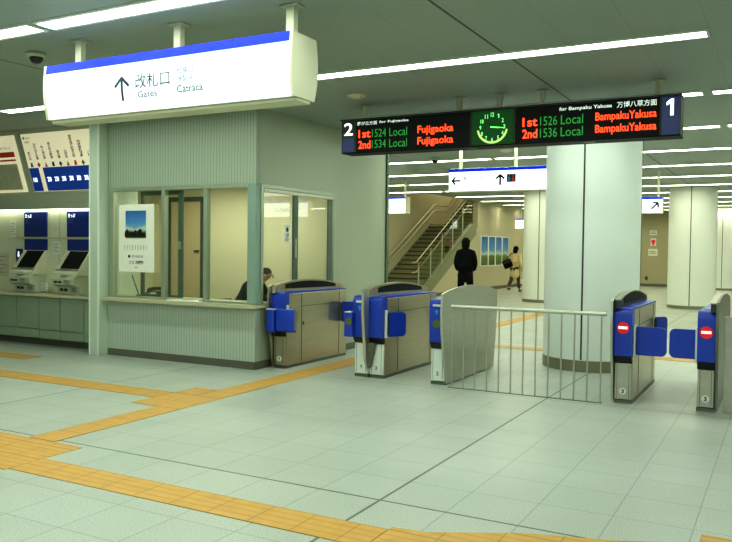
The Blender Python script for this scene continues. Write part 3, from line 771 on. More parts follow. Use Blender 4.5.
# gate 5
g = thing('ticket_gate', 'ticket gate with a red no entry disc at the right picture edge', 'ticket gate', (-.67, 9.2, 0), G)
unit(g, -.76, -.59, -1, '3', 'red', 'blue', (.255, 180), None)
tall_plate(g, -.588, -.563, 'steel_dark', .1); hood(g, -.64, -.59, m='charcoal')

# fence between gates
fn = thing('fence', 'low steel barrier fence of thin upright bars between the gates', 'fence', (-2.5, 8.3, 0))
obj('top_rail', MB().cyl((-3.37, 8.3, .938), (-1.63, 8.3, .938), .021, 14), M['rail'], fn, 50)
obj('floor_channel', MB().box(-3.4, -1.66, 8.285, 8.315, 0, .006), M['steel_dark'], fn)
for i in range(13):
    x = -3.355 + i * .1395
    obj('bar', MB().cyl((x, 8.3, .004), (x, 8.3, .922), .0085, 8), M['rail'], fn, 50)
fn = thing('fence', 'steel panel barrier standing right of the last gate at the picture edge', 'fence', (-.4, 8.5, 0))
obj('post', MB().box(-.515, -.40, 8.42, 8.47, 0, .96, .006), M['steel'], fn)
obj('panel', MB().box(-.398, .6, 8.43, 8.455, .04, .94, .004), M['steel'], fn)

# ------------------------------------------------------------------ hanging signs
def lightbox_profile(yf, yb, z0, z1):
    """front bulges toward the viewer, back bulges away, narrower at the bottom"""
    n = 13; F = []; Bk = []
    for i in range(n + 1):
        u = i / n; z = z1 + (z0 - z1) * u
        F.append((yf - .018 * math.sin(PI * min(1, u * 1.1) * .86) + .03 * u ** 3, z))
        Bk.append((yb + .03 * math.sin(PI * u * .9) - .03 * u ** 3, z))
    return F, Bk
s1 = thing('hanging_sign', 'large white illuminated sign with an upward arrow, nearest the viewer', 'sign', (-4.48, 4.86, H))
F, Bk = lightbox_profile(4.70, 5.00, 2.70, 3.165)
xL, xR = -5.78, -3.175
# case: top, bottom and back
obj('case', MB().prism([(y + .012, z) for y, z in F] + Bk[::-1], 'x', xL, xR), M['sign_case'], s1, 30)
pts = F[2:] ; fr = [(y - .001, z) for y, z in F[2:]]
fc = obj('lit_face', MB().prism(fr + [(y + .008, z) for y, z in F[2:]][::-1], 'x', xL + .01, xR - .012), M['sign'], s1, 30)
st_ = F[:2] + []
st2 = [(4.7005, 3.166), (4.694, 3.118)]
obj('blue_stripe', MB().prism([(y - .006, z) for y, z in (F[0], F[1], F[2])] + [(4.725, F[2][1]), (4.725, F[0][1] + .004)], 'x', xL + .01, xR - .012), M['blue_glow'], s1)
for x in (xL, xR):
    obj('end_cap', MB().prism([(y - .010, z) for y, z in F] + [(y + .008, z - .003) for y, z in Bk[::-1]], 'x', x - .012, x + .012), M['sign_case'], s1, 30)
obj('bottom_rail', MB().box(xL, xR, 4.76, 4.95, 2.672, 2.70, .006), M['sign_case'], s1)
for x in (-5.52, -4.38, -3.28):
    hg = obj('hanger', MB().box(x - .035, x + .035, 4.82, 4.88, 3.14, H - .012, .004), M['sign_case'], s1)
    obj('ceiling_plate', MB().box(x - .08, x + .08, 4.79, 4.91, H - .014, H - .001, .003), M['wall'], hg)
def face_y(z):
    for (y0, z0), (y1, z1) in zip(F, F[1:]):
        if z1 <= z <= z0: return y0 + (y1 - y0) * (z0 - z) / (z0 - z1)
    return 4.7
fp_ = lambda u, v: (u, face_y(v) - .007, v)
fq_ = lambda u, v: (u, face_y(v) - .014, v)
def flat_shape(name, polys, m, parent, pl):
    bm = bmesh.new()
    for P in polys:
        if pl is fp_ and len(P) == 4:
            A, B, C_, D = [Vector(p) for p in P]; n = 10
            for i in range(n):
                q = [A.lerp(B, i / n), A.lerp(B, (i + 1) / n), D.lerp(C_, (i + 1) / n), D.lerp(C_, i / n)]
                bm.faces.new([bm.verts.new(pl(*p)) for p in q])
        else: bm.faces.new([bm.verts.new(pl(*p)) for p in P])
    me = bpy.data.meshes.new(name); bm.to_mesh(me); bm.free()
    return link(name, me, m, parent)
def stroke(a, b_, w):
    a = Vector(a); b_ = Vector(b_); d = (b_ - a).normalized(); n_ = Vector((-d.y, d.x)) * w / 2
    return [tuple(a + n_), tuple(b_ + n_), tuple(b_ - n_), tuple(a - n_)]
def arrow(cx, cz, s, m, parent, pl, ang=0, w=.16):
    """an arrow with open head; ang in degrees, 0 = up"""
    R = Matrix.Rotation(math.radians(ang), 2)
    P = []
    for a, b_ in (((0, -.5), (0, .47)), ((-.42, .10), (.02, .5)), ((.42, .10), (-.02, .5))):
        P.append([tuple(Vector((cx, cz)) + R @ Vector(q) * s) for q in stroke(a, b_, w)])
    return flat_shape('arrow', P, m, parent, pl)
arrow(-4.845, 2.885, .19, M['ink'], fc, fp_, 0, .13)
text('lettering', '改札口', -4.69, -4.32, 2.872, 2.988, 0, M['ink'], fc, .006, plane=fq_)
text('lettering', 'Gates', -4.67, -4.46, 2.80, 2.85, 0, M['ink_mid'], fc, .01, plane=fq_)
text('lettering', '检票口', -4.25, -4.08, 2.95, 3.003, 0, M['ink_mid'], fc, .01, plane=fq_)
text('lettering', '개찰구', -4.25, -4.08, 2.885, 2.935, 0, M['ink_mid'], fc, .01, plane=fq_)
text('lettering', 'Catraca', -4.25, -3.99, 2.805, 2.862, 0, M['ink_mid'], fc, .012, plane=fq_)

def hang_sign(x0, x1, y, z0, z1, label, hangers, depth=.22):
    s = thing('hanging_sign', label, 'sign', ((x0 + x1) / 2, y, H))
    obj('case', MB().box(x0, x1, y, y + depth, z0, z1, .01), M['sign_case'], s)
    fcx = obj('lit_face', MB().box(x0 + .008, x1 - .008, y - .006, y - .0005, z0 + .008, z1 - .055), M['sign_far'], s)
    obj('lit_face', MB().box(x0 + .008, x1 - .008, y + depth + .0005, y + depth + .006, z0 + .008, z1 - .055), M['sign_far'], s)
    obj('blue_stripe', MB().box(x0 + .004, x1 - .004, y - .006, y - .0005, z1 - .055, z1 - .004), M['blue_glow'], s)
    for hx in hangers:
        hg = obj('hanger', MB().box(hx - .022, hx + .022, y + .09, y + .13, z1 - .01, H - .012), M['sign_case'], s)
        obj('ceiling_plate', MB().box(hx - .06, hx + .06, y + .05, y + .17, H - .012, H - .001), M['wall'], hg)
    return s, fcx
s2, fc = hang_sign(-5.0, -3.27, 12.1, 2.555, 2.935, 'white illuminated sign with left arrow and restroom symbols below the departure board', (-4.83, -3.88))
py_ = lambda y: (lambda u, v: (u, y, v))
pl2 = py_(12.0925)
arrow(-4.86, 2.735, .15, M['ink'], fc, pl2, 90, .2)
text('lettering', '藤が丘方面', -4.74, -4.38, 2.735, 2.805, 12.090, M['ink_mid'], fc, .01)
text('lettering', 'for Fujigaoka', -4.74, -4.42, 2.68, 2.72, 12.090, M['ink_mid'], fc)
arrow(-4.10, 2.73, .17, M['ink'], fc, pl2, 0, .2)
flat_shape('symbol_tile', [[(-3.99, 2.69), (-3.84, 2.69), (-3.84, 2.82), (-3.99, 2.82)]], M['black'], fc, pl2)
pl3 = py_(12.090)
flat_shape('restroom_symbol', [[(-3.97, 2.71), (-3.93, 2.71), (-3.935, 2.775), (-3.965, 2.775)], [(-3.957, 2.78), (-3.943, 2.78), (-3.943, 2.80), (-3.957, 2.80)]], M['cyan_print'], fc, pl3)
flat_shape('restroom_symbol', [[(-3.905, 2.71), (-3.86, 2.71), (-3.875, 2.775), (-3.89, 2.775)], [(-3.889, 2.78), (-3.875, 2.78), (-3.875, 2.80), (-3.889, 2.80)]], M['red'], fc, pl3)
text('lettering', 'お手洗', -3.99, -3.83, 2.605, 2.66, 12.090, M['ink'], fc)
text('lettering', 'Toilets', -3.76, -3.48, 2.72, 2.77, 12.090, M['ink_mid'], fc)
s3, fc = hang_sign(-9.6, -8.62, 18.0, 2.50, 2.93, 'small white illuminated sign far left above the staircase foot', (-8.68,), .3)
s4, fc = hang_sign(-3.30, -2.40, 18.0, 2.44, 2.80, 'small white illuminated sign with a slanted arrow right of the large column', (-2.50, -3.1))
pl4 = py_(17.9925)
arrow(-2.56, 2.60, .2, M['ink'], fc, pl4, -45, .2)
text('lettering', '出口', -2.86, -2.70, 2.56, 2.64, 17.9925, M['ink_soft'], fc)
s5, fc = hang_sign(-9.2, -8.1, 29.0, 2.42, 2.80, 'distant white illuminated sign beside the far left column', (-9.0,))

s6, fc = hang_sign(-.80, .75, 17.6, 2.42, 2.86, 'white illuminated sign with an upward arrow, seen mirrored in the office side window', (-.4, .4))
arrow(-.42, 2.61, .24, M['ink'], fc, py_(17.59), 0, .15)
text('lettering', '改札口', -.2, .3, 2.55, 2.67, 17.59, M['ink_mid'], fc, .01)

# departure board
YB = 8.5
bd = thing('departure_board', 'long black departure board with red and green lettering and a clock', 'departure board', (-2.98, 8.65, H))
obj('housing', MB().box(-4.98, -.98, YB, YB + .28, 2.785, 3.20, .008), M['screen'], bd)
obj('top_flange', MB().box(-4.99, -.97, YB - .02, YB + .30, 3.195, 3.212), M['black'], bd)
b = MB()
for x in (-4.77, -3.24, -2.72, -1.17): b.box(x - .008, x + .008, YB - .012, YB - .0005, 2.80, 3.19)
obj('divider', b, M['charcoal'], bd)
e = obj('end_panel', MB().box(-4.965, -4.785, YB - .008, YB - .0005, 2.80, 3.19), M['frame_green'], bd)
e.data.materials[0] = M['charcoal']
obj('navy_field', MB().box(-4.96, -4.79, YB - .011, YB - .0085, 2.80, 2.965), M['navy'], e)
text('number', '2', -4.935, -4.81, 3.01, 3.165, YB - .011, M['sign_far'], e, .01)
e = obj('end_panel', MB().box(-1.16, -.985, YB - .008, YB - .0005, 2.80, 3.19), M['navy'], bd)
obj('navy_field', MB().box(-1.155, -.99, YB - .011, YB - .0085, 2.81, 2.97), M['navy'], e)
text('number', '1', -1.115, -1.045, 2.995, 3.165, YB - .011, M['sign_far'], e, .01)
scr = obj('led_screen', MB().box(-4.76, -3.25, YB - .006, YB - .0005, 2.80, 3.185), M['screen'], bd)
Y_ = YB - .009
text('lettering', '藤が丘方面', -4.75, -4.47, 3.125, 3.172, Y_, M['board_text'], scr, .012)
text('lettering', 'for Fujigaoka', -4.44, -4.04, 3.128, 3.168, Y_, M['board_text'], scr, .02)
for (a, t_, z) in (('1st', '1524', 3.02), ('2nd', '1534', 2.885)):
    text('red_lettering', a, -4.73, -4.56, z - .05, z + .05, Y_, M['led_red'], scr, .015)
    text('green_lettering', t_, -4.54, -4.345, z - .05, z + .05, Y_, M['led_green'], scr)
    text('green_lettering', 'Local', -4.30, -4.06, z - .05, z + .05, Y_, M['led_green'], scr)
    text('red_lettering', 'Fujigaoka', -3.92, -3.46, z - .065, z + .05, Y_, M['led_red'], scr, .012)
scr = obj('led_screen', MB().box(-2.71, -1.18, YB - .006, YB - .0005, 2.80, 3.185), M['screen'], bd)
text('lettering', 'for Bampaku Yakusa', -2.22, -1.66, 3.112, 3.162, Y_, M['board_text'], scr, .02)
text('lettering', '万博八草方面', -1.61, -1.21, 3.110, 3.176, Y_, M['board_text'], scr, .012)
for (a, t_, z) in (('1st', '1526', 3.025), ('2nd', '1536', 2.895)):
    text('red_lettering', a, -2.63, -2.46, z - .05, z + .05, Y_, M['led_red'], scr, .015)
    text('green_lettering', t_, -2.43, -2.24, z - .05, z + .05, Y_, M['led_green'], scr)
    text('green_lettering', 'Local', -2.20, -1.96, z - .05, z + .05, Y_, M['led_green'], scr)
    text('red_lettering', 'BampakuYakusa', -1.83, -1.21, z - .06, z + .05, Y_, M['led_red'], scr, .012)
# clock
ck = obj('clock', MB().box(-3.225, -2.735, YB - .012, YB - .0005, 2.80, 3.185), M['clock_green'], bd)
cx, cz = -2.98, 2.995
obj('dial', MB().disc_y(cx, cz, .188, YB - .018, YB - .0125, 48), M['clock_green'], ck)
P = []
for i in range(13):
    a0 = math.radians(190 + i * 160 / 13); a1 = math.radians(190 + (i + 1) * 160 / 13)
    P.append([(cx + math.cos(a) * r, cz + math.sin(a) * r) for a, r in ((a0, .162), (a1, .162), (a1, .188), (a0, .188))])
flat_shape('rim', P, M['clock_rim_glint'], ck, py_(YB - .020))  # reflected light along the lower rim, painted as a glowing yellow arc
for h in range(1, 13):
    a = PI / 2 - h * PI / 6; r = .142; u, v = cx + math.cos(a) * r, cz + math.sin(a) * r
    k = .011 if h < 10 else .019
    text('numeral', str(h), u - k, u + k, v - .024, v + .024, YB - .021, M['clock_mark'], ck, .02)
hd = []
for L, wd, a in ((.085, .013, 90 - 97), (.155, .009, 90 - 96)):
    a = math.radians(a)
    hd.append(stroke((cx - .02 * math.cos(a), cz - .02 * math.sin(a)), (cx + L * math.cos(a), cz + L * math.sin(a)), wd))
flat_shape('hands', hd, M['clock_mark'], ck, py_(YB - .023))
for x in (-4.72, -3.45, -2.95, -2.45, -1.22):
    hg = obj('hanger', MB().cyl((x, 8.66, 3.2), (x, 8.66, H - .01), .035, 16), M['sign_case'], bd, 50)
    obj('ceiling_plate', MB().cyl((x, 8.66, H - .012), (x, 8.66, H - .001), .07, 20), M['wall'], hg, 50)
for x in (-3.24, -1.9):
    obj('bottom_clip', MB().box(x - .06, x + .06, YB - .004, YB + .06, 2.77, 2.786), M['black'], bd)

# ceiling fittings
def dome(x, y, label):
    t = thing('dome_camera', label, 'camera', (x, y, H))
    obj('mount', MB().lathe(x, y, [(.085, H - .001), (.095, H - .03), (.08, H - .045)], 28), M['wall'], t, 40)
    obj('dome', MB().lathe(x, y, [(.062, H - .04), (.06, H - .065), (.045, H - .09), (.02, H - .104)], 24), M['black_glass'], t, 60)
dome(-6.25, 4.97, 'black dome security camera on the ceiling above the lit arrow sign')
dome(-6.17, 14.2, 'small black dome camera on the far ceiling behind the departure board')
def detector(x, y, label):
    t = thing('smoke_detector', label, 'detector', (x, y, H))
    obj('base', MB().lathe(x, y, [(.11, H - .001), (.105, H - .015)], 28), M['sign_case'], t, 40)
    obj('cap', MB().lathe(x, y, [(.07, H - .015), (.055, H - .035)], 24), M['sign_case'], t, 40)
detector(-4.5, 8.02, 'flat round ceiling detector above the left end of the departure board')
detector(-4.5, 13.6, 'round ceiling detector on the far ceiling below the board clock')

# ------------------------------------------------------------------ staircase
SL = .15 / .293
sc = thing('staircase', 'open staircase with dark treads and glass balustrade rising away at the far left', 'staircase', (-11.2, 22.7, 0))
y0, rise, run = 22.70, .1525, .293
nst = 16
for i in range(nst):
    z = rise * (i + 1); y = y0 + run * i
    s_ = obj('step', MB().box(-11.98, -10.48, y, y + run + .02, z - rise, z - .03), M['riser'], sc)
    obj('tread', MB().box(-11.98, -10.48, y - .02, y + run + .02, z - .045, z), M['step'], s_)
zl = rise * nst; yl = y0 + run * nst
obj('landing', MB().box(-11.98, -10.55, yl, yl + 1.3, zl - .2, zl), M['riser'], sc)
for i in range(14):
    z = zl + rise * (i + 1); y = yl + 1.3 + run * i
    s_ = obj('step', MB().box(-11.98, -10.55, y, y + run + .02, z - rise, z - .03), M['riser'], sc)
    obj('tread', MB().box(-11.98, -10.55, y - .02, y + run + .02, z - .045, z), M['step'], s_)
k = rise / run
b = MB().prism([(y0 - .05, 0), (y0 + .45, 0), (yl + .3, zl - .30), (yl + .3, zl + .10), (yl, zl + .10), (y0 - .05, .12)], 'x', -10.48, -10.29)
obj('stringer', b, M['stringer'], sc)
b = MB().prism([(y0 - .05, 0), (y0 + .5, 0), (yl, zl - .30), (yl + 1.3, zl - .3), (yl + 5.4, zl + 1.8), (yl + 5.4, zl + 2.4), (yl + 1.3, zl + .12), (yl, zl + .12), (y0 - .05, .12)], 'x', -12.045, -11.98)
obj('stringer', b, M['stringer'], sc)
# right balustrade: glass panels, posts, two rails
def hz(y): return (y - y0) * k
for i in range(5):
    ya = y0 + .05 + i * .95; yb = ya + .90
    g_ = MB().prism([(ya, hz(ya) + .18), (yb, hz(yb) + .18), (yb, hz(yb) + 1.0), (ya, hz(ya) + 1.0)], 'x', -10.40, -10.385)
    obj('glass_panel', g_, M['glass_green'], sc)
    obj('post', MB().cyl((-10.39, ya - .025, hz(ya) + .1), (-10.39, ya - .025, hz(ya) + 1.12), .022, 10), M['rail'], sc, 50)
for dz, dl in ((1.14, .84), (.82, .62)):
    obj('handrail', MB().tube([(-10.46, y0 - .35, dz), (-10.46, y0, dz + .02), (-10.46, yl, hz(yl) + dz), (-10.46, yl + .3, hz(yl) + dz + .02)], .020), M['stair_rail'], sc, 60)
    obj('handrail', MB().tube([(-11.9, y0 - .35, dl), (-11.9, y0, dl + .02), (-11.9, yl, zl + dl), (-11.9, yl + 1.25, zl + dl), (-11.9, yl + 4.6, zl + dl + 3.3 * k)], .020), M['stair_rail'], sc, 60)
b = MB()
for i in range(8): y = y0 + .3 + i * .62; b.cyl((-11.98, y, hz(y) + .74), (-11.9, y, hz(y) + .84), .012, 8)
obj('rail_bracket', b, M['rail'], sc)

# landscape posters on the gallery wall
g4 = [(28.20, 28.98), (29.05, 29.82), (29.89, 30.66), (30.73, 31.5)]
gl = ['leftmost of four landscape posters on the far wall', 'second from left of the four far wall landscape posters', 'third from left of the four far wall landscape posters', 'rightmost of four landscape posters on the far wall, behind the woman']
for (a, b_), l in zip(g4, gl):
    p = thing('landscape_poster', l, 'poster', (-10.29, (a + b_) / 2, .95), 'four landscape posters on the far wall')
    obj('print', MB().box(-10.29, -10.275, a + .02, b_ - .02, .98, 2.10), M['view'], p)
    bb = MB(); bb.box(-10.298, -10.268, a - .02, a + .02, .95, 2.13); bb.box(-10.298, -10.268, b_ - .02, b_ + .02, .95, 2.13)
    bb.box(-10.298, -10.268, a + .02, b_ - .02, .95, .98); bb.box(-10.298, -10.268, a + .02, b_ - .02, 2.10, 2.13)
    obj('frame', bb, M['white'], p)
# little signs on the far back wall
o = obj('wall_plaque', MB().box(-5.50, -5.20, 37.37, 37.384, 2.34, 2.56), M['white'], None, None, (-5.35, 37.38, 2.34)); tag(o, 'small white plaque, topmost on the far wall', 'sign')
obj('print_lines', MB().box(-5.46, -5.24, 37.366, 37.3695, 2.40, 2.43).box(-5.46, -5.24, 37.366, 37.3695, 2.47, 2.50), M['ink_soft'], o)
o = obj('wall_plaque', MB().box(-5.46, -5.22, 37.37, 37.384, 1.85, 2.2), M['white'], None, None, (-5.35, 37.38, 1.85)); tag(o, 'small plaque with a red emblem, middle one on the far wall', 'sign')
obj('red_emblem', MB().disc_y(-5.34, 2.05, .09, 37.362, 37.3695, 16).box(-5.38, -5.30, 37.362, 37.3695, 1.87, 1.98), M['red'], o)
o = obj('wall_plaque', MB().box(-5.55, -5.15, 37.37, 37.384, 1.40, 1.72), M['paper'], None, None, (-5.35, 37.38, 1.4)); tag(o, 'pale notice, lowest of the three on the far wall', 'sign')
obj('print_lines', MB().box(-5.50, -5.22, 37.366, 37.3695, 1.50, 1.53).box(-5.50, -5.25, 37.366, 37.3695, 1.58, 1.61), M['ink_soft'], o)
o = obj('wall_outlet', MB().box(-5.68, -5.54, 37.37, 37.384, .28, .46), M['steel_dark'], None, None, (-5.6, 37.38, .28)); tag(o, 'small dark box low on the far wall', 'outlet')
obj('cover', MB().box(-5.65, -5.57, 37.36, 37.3695, .32, .42, .003), M['black'], o)

# ------------------------------------------------------------------ people
def skinned(name, V, E, m, parent, sub=2, root=0, flat=None):
    """V: list of ((x,y,z), rx, ry)"""
    me = bpy.data.meshes.new(name); me.from_pydata([v[0] for v in V], E, [])
    o = bpy.data.objects.new(name, me); COL.objects.link(o)
    sk = o.modifiers.new('skin', 'SKIN'); sk.use_smooth_shade = True; sk.branch_smoothing = .6
    L = me.skin_vertices[0].data
    for i, v in enumerate(V): L[i].radius = (v[1], v[2] if len(v) > 2 else v[1]); L[i].use_root = (i == root)
    sb = o.modifiers.new('sub', 'SUBSURF'); sb.levels = sub; sb.render_levels = sub
    bpy.context.view_layer.update()
    nm = bpy.data.meshes.new_from_object(o.evaluated_get(bpy.context.evaluated_depsgraph_get()))
    bpy.data.objects.remove(o); nm.materials.clear(); nm.materials.append(m)
    for p_ in nm.polygons: p_.use_smooth = True
    o = bpy.data.objects.new(name, nm); COL.objects.link(o); o.parent = parent
    return o
def ellip(name, parts, m, parent):
    b = MB()
    for c_, r_ in parts: b.ell(c_, r_, 20)
    bm = b.bm; me = bpy.data.meshes.new(name); bm.to_mesh(me); bm.free(); me.materials.append(m)
    for p_ in me.polygons: p_.use_smooth = True
    o = bpy.data.objects.new(name, me); COL.objects.link(o); o.parent = parent
    return o
def hand_chains(w, d, side, s=1.0):
    """palm plus five curled fingers from wrist w; d = direction of the forearm"""
    V = []; E = []
    d = Vector(d).normalized(); sidev = Vector((0, 1, 0)); w = Vector(w)
    palm = w + d * .085 * s
    V.append((tuple(palm), .026 * s, .018 * s))
    for i in range(4):
        o_ = sidev * (.028 - i * .019) * s
        L = (.040, .045, .042, .033)[i] * s
        k1 = palm + o_ + d * .012 * s; k2 = k1 + d * L + Vector((-side, 0, 0)) * .008 * s; k3 = k2 + d * L * .6 + Vector((-side, 0, 0)) * .022 * s
        n_ = len(V); V += [(tuple(k1), .0095 * s), (tuple(k2), .0085 * s), (tuple(k3), .0075 * s)]
        E += [(0, n_), (n_, n_ + 1), (n_ + 1, n_ + 2)]
    t0 = w + d * .04 * s + sidev * .030 * s; t1 = t0 + d * .035 * s + sidev * .018 * s; t2 = t1 + d * .028 * s
    n_ = len(V); V += [(tuple(t0), .0115 * s), (tuple(t1), .010 * s), (tuple(t2), .008 * s)]; E += [(0, n_), (n_, n_ + 1), (n_ + 1, n_ + 2)]
    return V, E
def body_skel(J, hands=True):
    """J: joint dict in local coords -> V,E for one continuous body"""
    V = [(J['pelvis'], .115, .085), (J['waist'], .10, .075), (J['chest'], .115, .085), (J['upper'], .085, .07), (J['neck'], .052, .052), (J['skull'], .072, .082), (J['crown'], .070, .080)]
    E = [(0, 1), (1, 2), (2, 3), (3, 4), (4, 5), (5, 6)]
    for s in 'LR':
        n_ = len(V)
        V += [(J['sh' + s], .046), (J['el' + s], .040), (J['wr' + s], .026)]
        E += [(3, n_), (n_, n_ + 1), (n_ + 1, n_ + 2)]
        if hands:
            d = Vector(J['wr' + s]) - Vector(J['el' + s])
            HV, HE = hand_chains(J['wr' + s], d, 1 if s == 'R' else -1)
            m0 = len(V); V += HV; E += [(n_ + 2, m0)] + [(a + m0, c + m0) for a, c in HE]
        n_ = len(V)
        V += [(J['hip' + s], .075), (J['kn' + s], .052), (J['an' + s], .036), (J['to' + s], .032)]
        E += [(0, n_), (n_, n_ + 1), (n_ + 1, n_ + 2), (n_ + 2, n_ + 3)]
    return V, E
def head_details(t, hc, face, hairpos, hair_m, up_=(0, 0, 1)):
    """hc: head centre, face: unit facing vector (horizontal)"""
    fv = Vector(face).normalized(); sv = Vector((fv.y, -fv.x, 0)); h = Vector(hc); u = Vector(up_)
    nose = h + fv * .092 + u * (-.015)
    ellip('nose', [(nose, (.014, .014, .020))], M['skin'], t)
    ellip('ear', [(h + sv * .078 + u * -.005, (.014, .018, .028))], M['skin'], t); ellip('ear', [(h - sv * .078 + u * -.005, (.014, .018, .028))], M['skin'], t)
    ellip('eyes', [(h + fv * .078 + sv * .03 + u * .015, (.010, .010, .007)), (h + fv * .078 - sv * .03 + u * .015, (.010, .010, .007))], M['black'], t)
    ellip('mouth', [(h + fv * .080 + u * -.055, (.016, .016, .006))], M['door_beige'], t)
    ellip('hair', hairpos, hair_m, t)

def person(label, loc, rot, J, coat, trousers, coat_len, hairparts, hair_m, scale=1.0, face=(0, 1, 0), skirt=0):
    t = thing('person', label, 'person', loc); t.rotation_euler = (0, 0, rot); t.scale = (scale,) * 3
    V, E = body_skel(J); skinned('body', V, E, M['skin'], t)
    # jacket / coat
    V = [(J['hem'], coat_len[0], coat_len[1]), (tuple((Vector(J['pelvis']) + Vector((0, 0, .02)))), .185, .15), (J['waist'], .175, .135), (J['chest'], .198, .145), (J['upper'], .155, .12), (J['collar'], .085, .080)]
    E = [(0, 1), (1, 2), (2, 3), (3, 4), (4, 5)]
    for s in 'LR':
        n_ = len(V); wr = Vector(J['wr' + s]); el = Vector(J['el' + s]); cuff = el + (wr - el) * .93
        V += [(J['sh' + s], .095), (J['el' + s], .076), (tuple(cuff), .060)]; E += [(4, n_), (n_, n_ + 1), (n_ + 1, n_ + 2)]
    skinned('coat' if coat_len[2] else 'jacket', V, E, coat, t, root=1)
    V = [(J['pelvis'], .145, .11)]; E = []
    for s in 'LR':
        n_ = len(V); kn = Vector(J['kn' + s]); an = Vector(J['an' + s]); hem = kn + (an - kn) * .93
        V += [(J['hip' + s], .100), (J['kn' + s], .074), (tuple(hem), .062)]; E += [(0, n_), (n_, n_ + 1), (n_ + 1, n_ + 2)]
    skinned('trousers', V, E, trousers, t)
    for s in 'LR':
        an = Vector(J['an' + s]); to = Vector(J['to' + s])
        dirv = (to - an); dirv.z = 0; dirv.normalize()
        c0 = an - dirv * .03 + Vector((0, 0, 0)); c0.z = max(.035, an.z - .04)
        skinned('shoe', [(tuple(c0), .042, .042), (tuple(c0 + dirv * .11 + Vector((0, 0, -.002))), .042, .036), (tuple(c0 + dirv * .19 + Vector((0, 0, -.008))), .034, .028)], [(0, 1), (1, 2)], M['black'], t)
    head_details(t, J['skull'], face, hairparts, hair_m)
    return t
# man standing with his back to us
Jm = dict(pelvis=(0, 0, .96), waist=(0, .0, 1.12), chest=(0, .005, 1.33), upper=(0, 0, 1.46), neck=(0, .01, 1.56), skull=(0, .03, 1.67), crown=(0, .02, 1.735),
          collar=(0, .0, 1.56), hem=(0, 0, .74),
          shL=(-.165, 0, 1.46), elL=(-.215, -.01, 1.18), wrL=(-.17, .17, 1.02), shR=(.165, 0, 1.46), elR=(.215, -.01, 1.18), wrR=(.17, .17, 1.02),
          hipL=(-.095, 0, .90), knL=(-.115, .01, .50), anL=(-.125, -.02, .09), toL=(-.15, .11, .035), hipR=(.095, 0, .90), knR=(.125, .02, .50), anR=(.14, .0, .09), toR=(.18, .13, .035))
person('person in a dark jacket and trousers standing with their back turned', (-6.90, 17.86, 0), math.radians(18), Jm, M['suit'], M['trouser'], (.195, .15, 0),
       [((0, .0, 1.70), (.100, .112, .105)), ((0, -.035, 1.63), (.094, .078, .12))], M['hair'], 1.045)
# woman walking away to the right
Jw = dict(pelvis=(0, 0, .92), waist=(0, .02, 1.07), chest=(0, .045, 1.26), upper=(0, .05, 1.38), neck=(0, .07, 1.47), skull=(0, .11, 1.575), crown=(0, .11, 1.635),
          collar=(0, .05, 1.44), hem=(0, -.01, .50),
          shL=(-.165, .05, 1.37), elL=(-.21, -.02, 1.12), wrL=(-.20, .06, .90), shR=(.165, .05, 1.37), elR=(.22, .0, 1.10), wrR=(.23, .12, .88),
          hipL=(-.085, 0, .87), knL=(-.09, -.06, .48), anL=(-.09, -.30, .17), toL=(-.09, -.20, .06), hipR=(.085, 0, .87), knR=(.09, .14, .49), anR=(.09, .20, .09), toR=(.09, .34, .035))
wm = person('person in a beige coat walking away with a dark shoulder bag', (-9.0, 28.4, 0), math.radians(-12), Jw, M['coat'], M['brown_trouser'], (.22, .17, 1),
            [((0, .075, 1.61), (.10, .11, .10)), ((0, .03, 1.54), (.095, .075, .11))], M['hair'], 1.02)
bg = thing('shoulder_bag', 'black bag slung behind the person in the beige coat', 'bag', (-9.22, 28.2, .95))
def bag_l(b_): return b_.xf(Matrix.Translation((-9.17, 28.06, 1.08)) @ Matrix.Rotation(math.radians(-24), 4, 'Y'))
obj('body', bag_l(MB().box(-.17, .17, -.07, .07, -.17, .15, .05, 4)), M['suit'], bg, 40)
obj('flap', bag_l(MB().box(-.175, .175, -.082, -.02, .0, .155, .03, 3)), M['black'], bg, 40)
obj('strap', MB().tube([(-9.30, 28.20, 1.15), (-9.20, 28.30, 1.35), (-9.12, 28.44, 1.48), (-9.05, 28.56, 1.44)], .016), M['suit'], bg, 60)
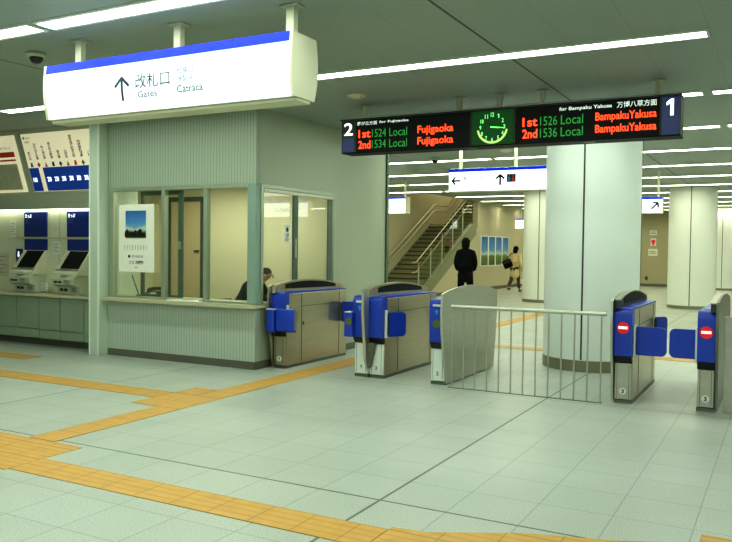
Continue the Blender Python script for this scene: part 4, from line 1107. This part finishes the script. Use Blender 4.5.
bg = thing('carrier_bag', 'small white bag held in the hand of the person in beige', 'bag', (-8.72, 28.4, .6))
obj('body', MB().box(-8.80, -8.64, 28.42, 28.49, .30, .50, .025, 3), M['white'], bg, 40)
obj('handles', MB().tube([(-8.78, 28.45, .49), (-8.74, 28.46, .66), (-8.72, 28.46, .78), (-8.70, 28.46, .66), (-8.66, 28.45, .49)], .007), M['white'], bg, 60)

# clerk seated behind the counter, leaning forward, facing right
Jc = dict(pelvis=(0, 0, .50), waist=(0, .03, .66), chest=(0, .09, .84), upper=(0, .22, .95), neck=(0, .30, 1.01), skull=(0, .39, 1.09), crown=(0, .40, 1.15),
          collar=(0, .25, 1.0), hem=(0, 0, .52),
          shL=(-.175, .21, .95), elL=(-.24, .26, .74), wrL=(-.16, .45, .79), shR=(.175, .21, .95), elR=(.24, .28, .74), wrR=(.12, .47, .79),
          hipL=(-.09, .04, .48), knL=(-.11, .42, .50), anL=(-.11, .42, .09), toL=(-.11, .54, .035), hipR=(.09, .04, .48), knR=(.11, .42, .50), anR=(.11, .42, .09), toR=(.11, .54, .035))
person('seated office clerk in a dark suit leaning over the desk behind the glass', (-7.20, 9.36, .02), math.radians(-78), Jc, M['suit'], M['trouser'], (.16, .13, 0),
       [((0, .365, 1.135), (.085, .09, .065)), ((0, .32, 1.09), (.080, .05, .075))], M['hair'], 1.06)
ch = thing('office_chair', 'dark office chair the clerk sits on', 'chair', (-7.25, 9.36, 0))
obj('seat', MB().box(-7.48, -7.02, 9.14, 9.58, .38, .42, .02, 3), M['charcoal'], ch)
obj('backrest', MB().box(-7.58, -7.53, 9.16, 9.56, .5, .80, .02, 3), M['charcoal'], ch)
obj('stem', MB().cyl((-7.25, 9.36, .05), (-7.25, 9.36, .38), .03), M['steel_dark'], ch)
b = MB()
for i in range(5):
    a = 2 * PI * i / 5; b.cyl((-7.25, 9.36, .06), (-7.25 + .27 * math.cos(a), 9.36 + .27 * math.sin(a), .035), .022, 8)
obj('star_base', b, M['steel_dark'], ch)
